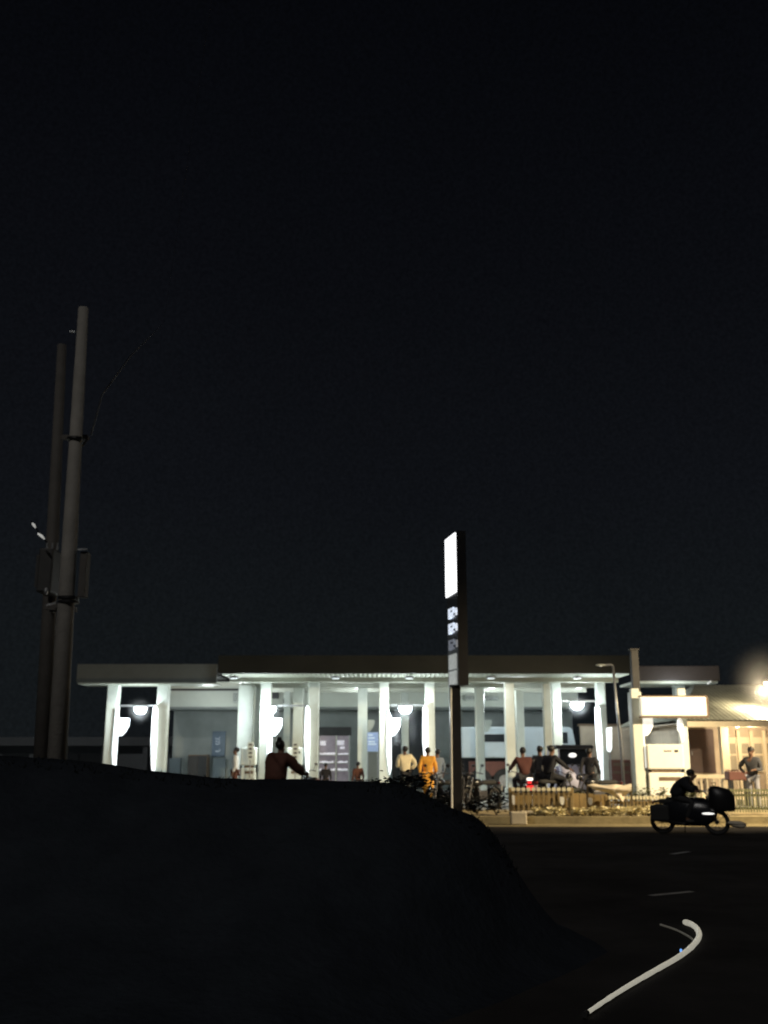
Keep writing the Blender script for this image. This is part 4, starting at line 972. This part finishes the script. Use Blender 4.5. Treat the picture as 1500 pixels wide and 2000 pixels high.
# ---------------------------------------------------------------- warm lamps at the right
WARM = (1, .80, .50)
def lamp_post(label, x, y, z, arm):
    t = thing('street_lamp', label, 'street lamp', (x, y, .1))
    MB().cyl((arm, .2, 0), (arm, .2, z - .1), .07, .045).build('pole', M['dark'], t)
    MB().tube([(arm, .2, z - .12), (arm * .6, .15, z + .12), (0, 0, z + .1)], .03).build('arm', M['dark'], t)
    h = MB().loft([(z + .02, 0, 0, .17, .17), (z + .08, 0, 0, .14, .14), (z + .13, 0, 0, .04, .04)], 18).build('lamp_head', M['steel'], t)
    MB().ball((0, 0, z - .02), .11, (1.1, 1.1, .6), 16).build('bulb', M['warmglow'], h, smooth=True)
    return t
c = at(1500, 1334, 33.4)
lamp_post('warm street lamp at the right edge above the office roof', c.x, 33.4, c.z - .1, .9)
point((c.x - .25, 33.3, c.z - .35), 330, WARM, .1)
hs = at(1466, 1372, 33.6)
spot((c.x - .1, 33.25, c.z - .2), (hs.x, 34.0, ze + .3), 900, WARM, 75, 1.0)
pl = at(1440, 1415, 33.0)
t = thing('added_porch_light', 'bulkhead light added under the office eave to brighten the white windows', 'ceiling light', (pl.x, 33.0, ze - .14))  # added lamp, brightens the office wall and windows
MB().cyl((0, 0, -.05), (0, 0, 0), .12, .12, 18).build('casing', M['steel'], t); MB().ball((0, 0, -.05), .09, (1, 1, .4), 14).build('diffuser', M['warmglow'], t, smooth=True)
point((pl.x + .3, 32.7, ze - .35), 150, (1, .78, .5), .1)
point((pl.x + 3.3, 32.7, ze - .35), 110, (1, .78, .5), .1)  # further added porch light, without a fixture
lamp_post('taller warm street lamp further right by the road', 15.5, 22.5, 7.0, 1.2)
spot((15.5, 22.5, 6.9), (6.5, 29, .4), 15500, (1, .78, .47), 70, .8)
c2 = at(1330, 1345, 38.2); point((c2.x, 38.4, 3.9), 60, (.90, .98, 1), .2)  # added light without a fixture, brightens the right canopy underside
# haze ball added to imitate the glare around the lamp
hz = bpy.data.materials.new('haze'); hz.use_nodes = True; nt = hz.node_tree; nt.nodes.remove(nt.nodes['Principled BSDF'])
vs_ = nt.nodes.new('ShaderNodeVolumeScatter'); vs_.inputs['Anisotropy'].default_value = .2
tc = nt.nodes.new('ShaderNodeTexCoord'); ln = nt.nodes.new('ShaderNodeVectorMath'); ln.operation = 'LENGTH'; mr = nt.nodes.new('ShaderNodeMapRange')
mr.inputs['From Min'].default_value = 0; mr.interpolation_type = 'SMOOTHERSTEP'; mr.inputs['From Max'].default_value = 1.5; mr.inputs['To Min'].default_value = .10; mr.inputs['To Max'].default_value = 0
nt.links.new(tc.outputs['Object'], ln.inputs[0]); nt.links.new(ln.outputs['Value'], mr.inputs[0]); nt.links.new(mr.outputs[0], vs_.inputs['Density'])
nt.links.new(vs_.outputs[0], nt.nodes['Material Output'].inputs['Volume'])
b = MB(); b.ball((0, 0, 0), 1.7, n=24); o = b.build('haze', hz); o.location = (c.x, 33.2, c.z + .1); C_ = tag(o, 'warm glowing haze imitating the glare of the lamp at the right edge', 'haze', kind='stuff')

hz2 = hz.copy(); hz2.node_tree.nodes['Map Range'].inputs['From Max'].default_value = .62; hz2.node_tree.nodes['Map Range'].inputs['To Min'].default_value = .30  # smaller haze balls added for the bloom of the island lamps
for (x, y, z), lab in zip(lamps, ('leftmost', 'second', 'third', 'rightmost')):
    b = MB(); b.ball((0, 0, 0), .62, n=20); o = b.build('haze', hz2); o.location = (x, y - .1, z - .05); tag(o, 'faint cool haze imitating the bloom of the %s round island lamp' % lab, 'haze', kind='stuff')
# ---------------------------------------------------------------- world, moon-weak sun, camera
W = bpy.data.worlds.new('World'); bpy.context.scene.world = W; W.use_nodes = True; nt = W.node_tree
bg = nt.nodes['Background']; tc = nt.nodes.new('ShaderNodeTexCoord'); sx = nt.nodes.new('ShaderNodeSeparateXYZ'); nt.links.new(tc.outputs['Generated'], sx.inputs[0])
cr = nt.nodes.new('ShaderNodeValToRGB'); nt.links.new(sx.outputs['Z'], cr.inputs[0])
e = cr.color_ramp.elements
e[0].position = 0; e[0].color = (.0068, .0085, .0098, 1); e[1].position = .70; e[1].color = (.0014, .0017, .0026, 1)
for p, col in ((.12, (.0062, .0078, .0092, 1)), (.25, (.0046, .0054, .0072, 1)), (.45, (.0030, .0034, .0048, 1))):
    q = e.new(p); q.color = col
ng = nt.nodes.new('ShaderNodeTexNoise'); ng.inputs['Scale'].default_value = 330; ng.inputs['Detail'].default_value = 2; nt.links.new(tc.outputs['Generated'], ng.inputs['Vector'])
nz = nt.nodes.new('ShaderNodeTexNoise'); nz.inputs['Scale'].default_value = 2.2; nz.inputs['Detail'].default_value = 3; nt.links.new(tc.outputs['Generated'], nz.inputs['Vector'])
mr = nt.nodes.new('ShaderNodeMapRange'); mr.inputs['To Min'].default_value = .8; mr.inputs['To Max'].default_value = 1.2; nt.links.new(nz.outputs['Fac'], mr.inputs[0])
mg = nt.nodes.new('ShaderNodeMapRange'); mg.inputs['To Min'].default_value = .55; mg.inputs['To Max'].default_value = 1.45; nt.links.new(ng.outputs['Fac'], mg.inputs[0])
mm = nt.nodes.new('ShaderNodeMath'); mm.operation = 'MULTIPLY'; nt.links.new(mr.outputs[0], mm.inputs[0]); nt.links.new(mg.outputs[0], mm.inputs[1])
nt.links.new(cr.outputs[0], bg.inputs[0]); nt.links.new(mm.outputs[0], bg.inputs[1])
sl = bpy.data.lights.new('sun', 'SUN'); sl.energy = .42; sl.angle = math.radians(.5); sl.color = (1, .96, .9)
so = bpy.data.objects.new('sun', sl); C.objects.link(so); so.rotation_euler = (math.radians(52), 0, math.radians(-14))

cam = bpy.data.cameras.new('camera'); co = bpy.data.objects.new('camera', cam); C.objects.link(co)
cam.sensor_fit = 'VERTICAL'; cam.sensor_height = 36; cam.lens = 36 * F / 2000; cam.clip_end = 3000; cam.clip_start = .05
co.location = (0, 0, EYE); co.rotation_euler = (math.pi / 2 + PITCH, 0, 0)
cam.dof.use_dof = True; cam.dof.focus_distance = 4.5; cam.dof.aperture_fstop = 3.3
sc = bpy.context.scene; sc.camera = co
sc.view_settings.view_transform = 'Standard'; sc.view_settings.look = 'None'; sc.view_settings.exposure = 0
sc.render.engine = 'CYCLES'; sc.cycles.use_denoising = True; sc.cycles.max_bounces = 6; sc.cycles.sample_clamp_indirect = 4
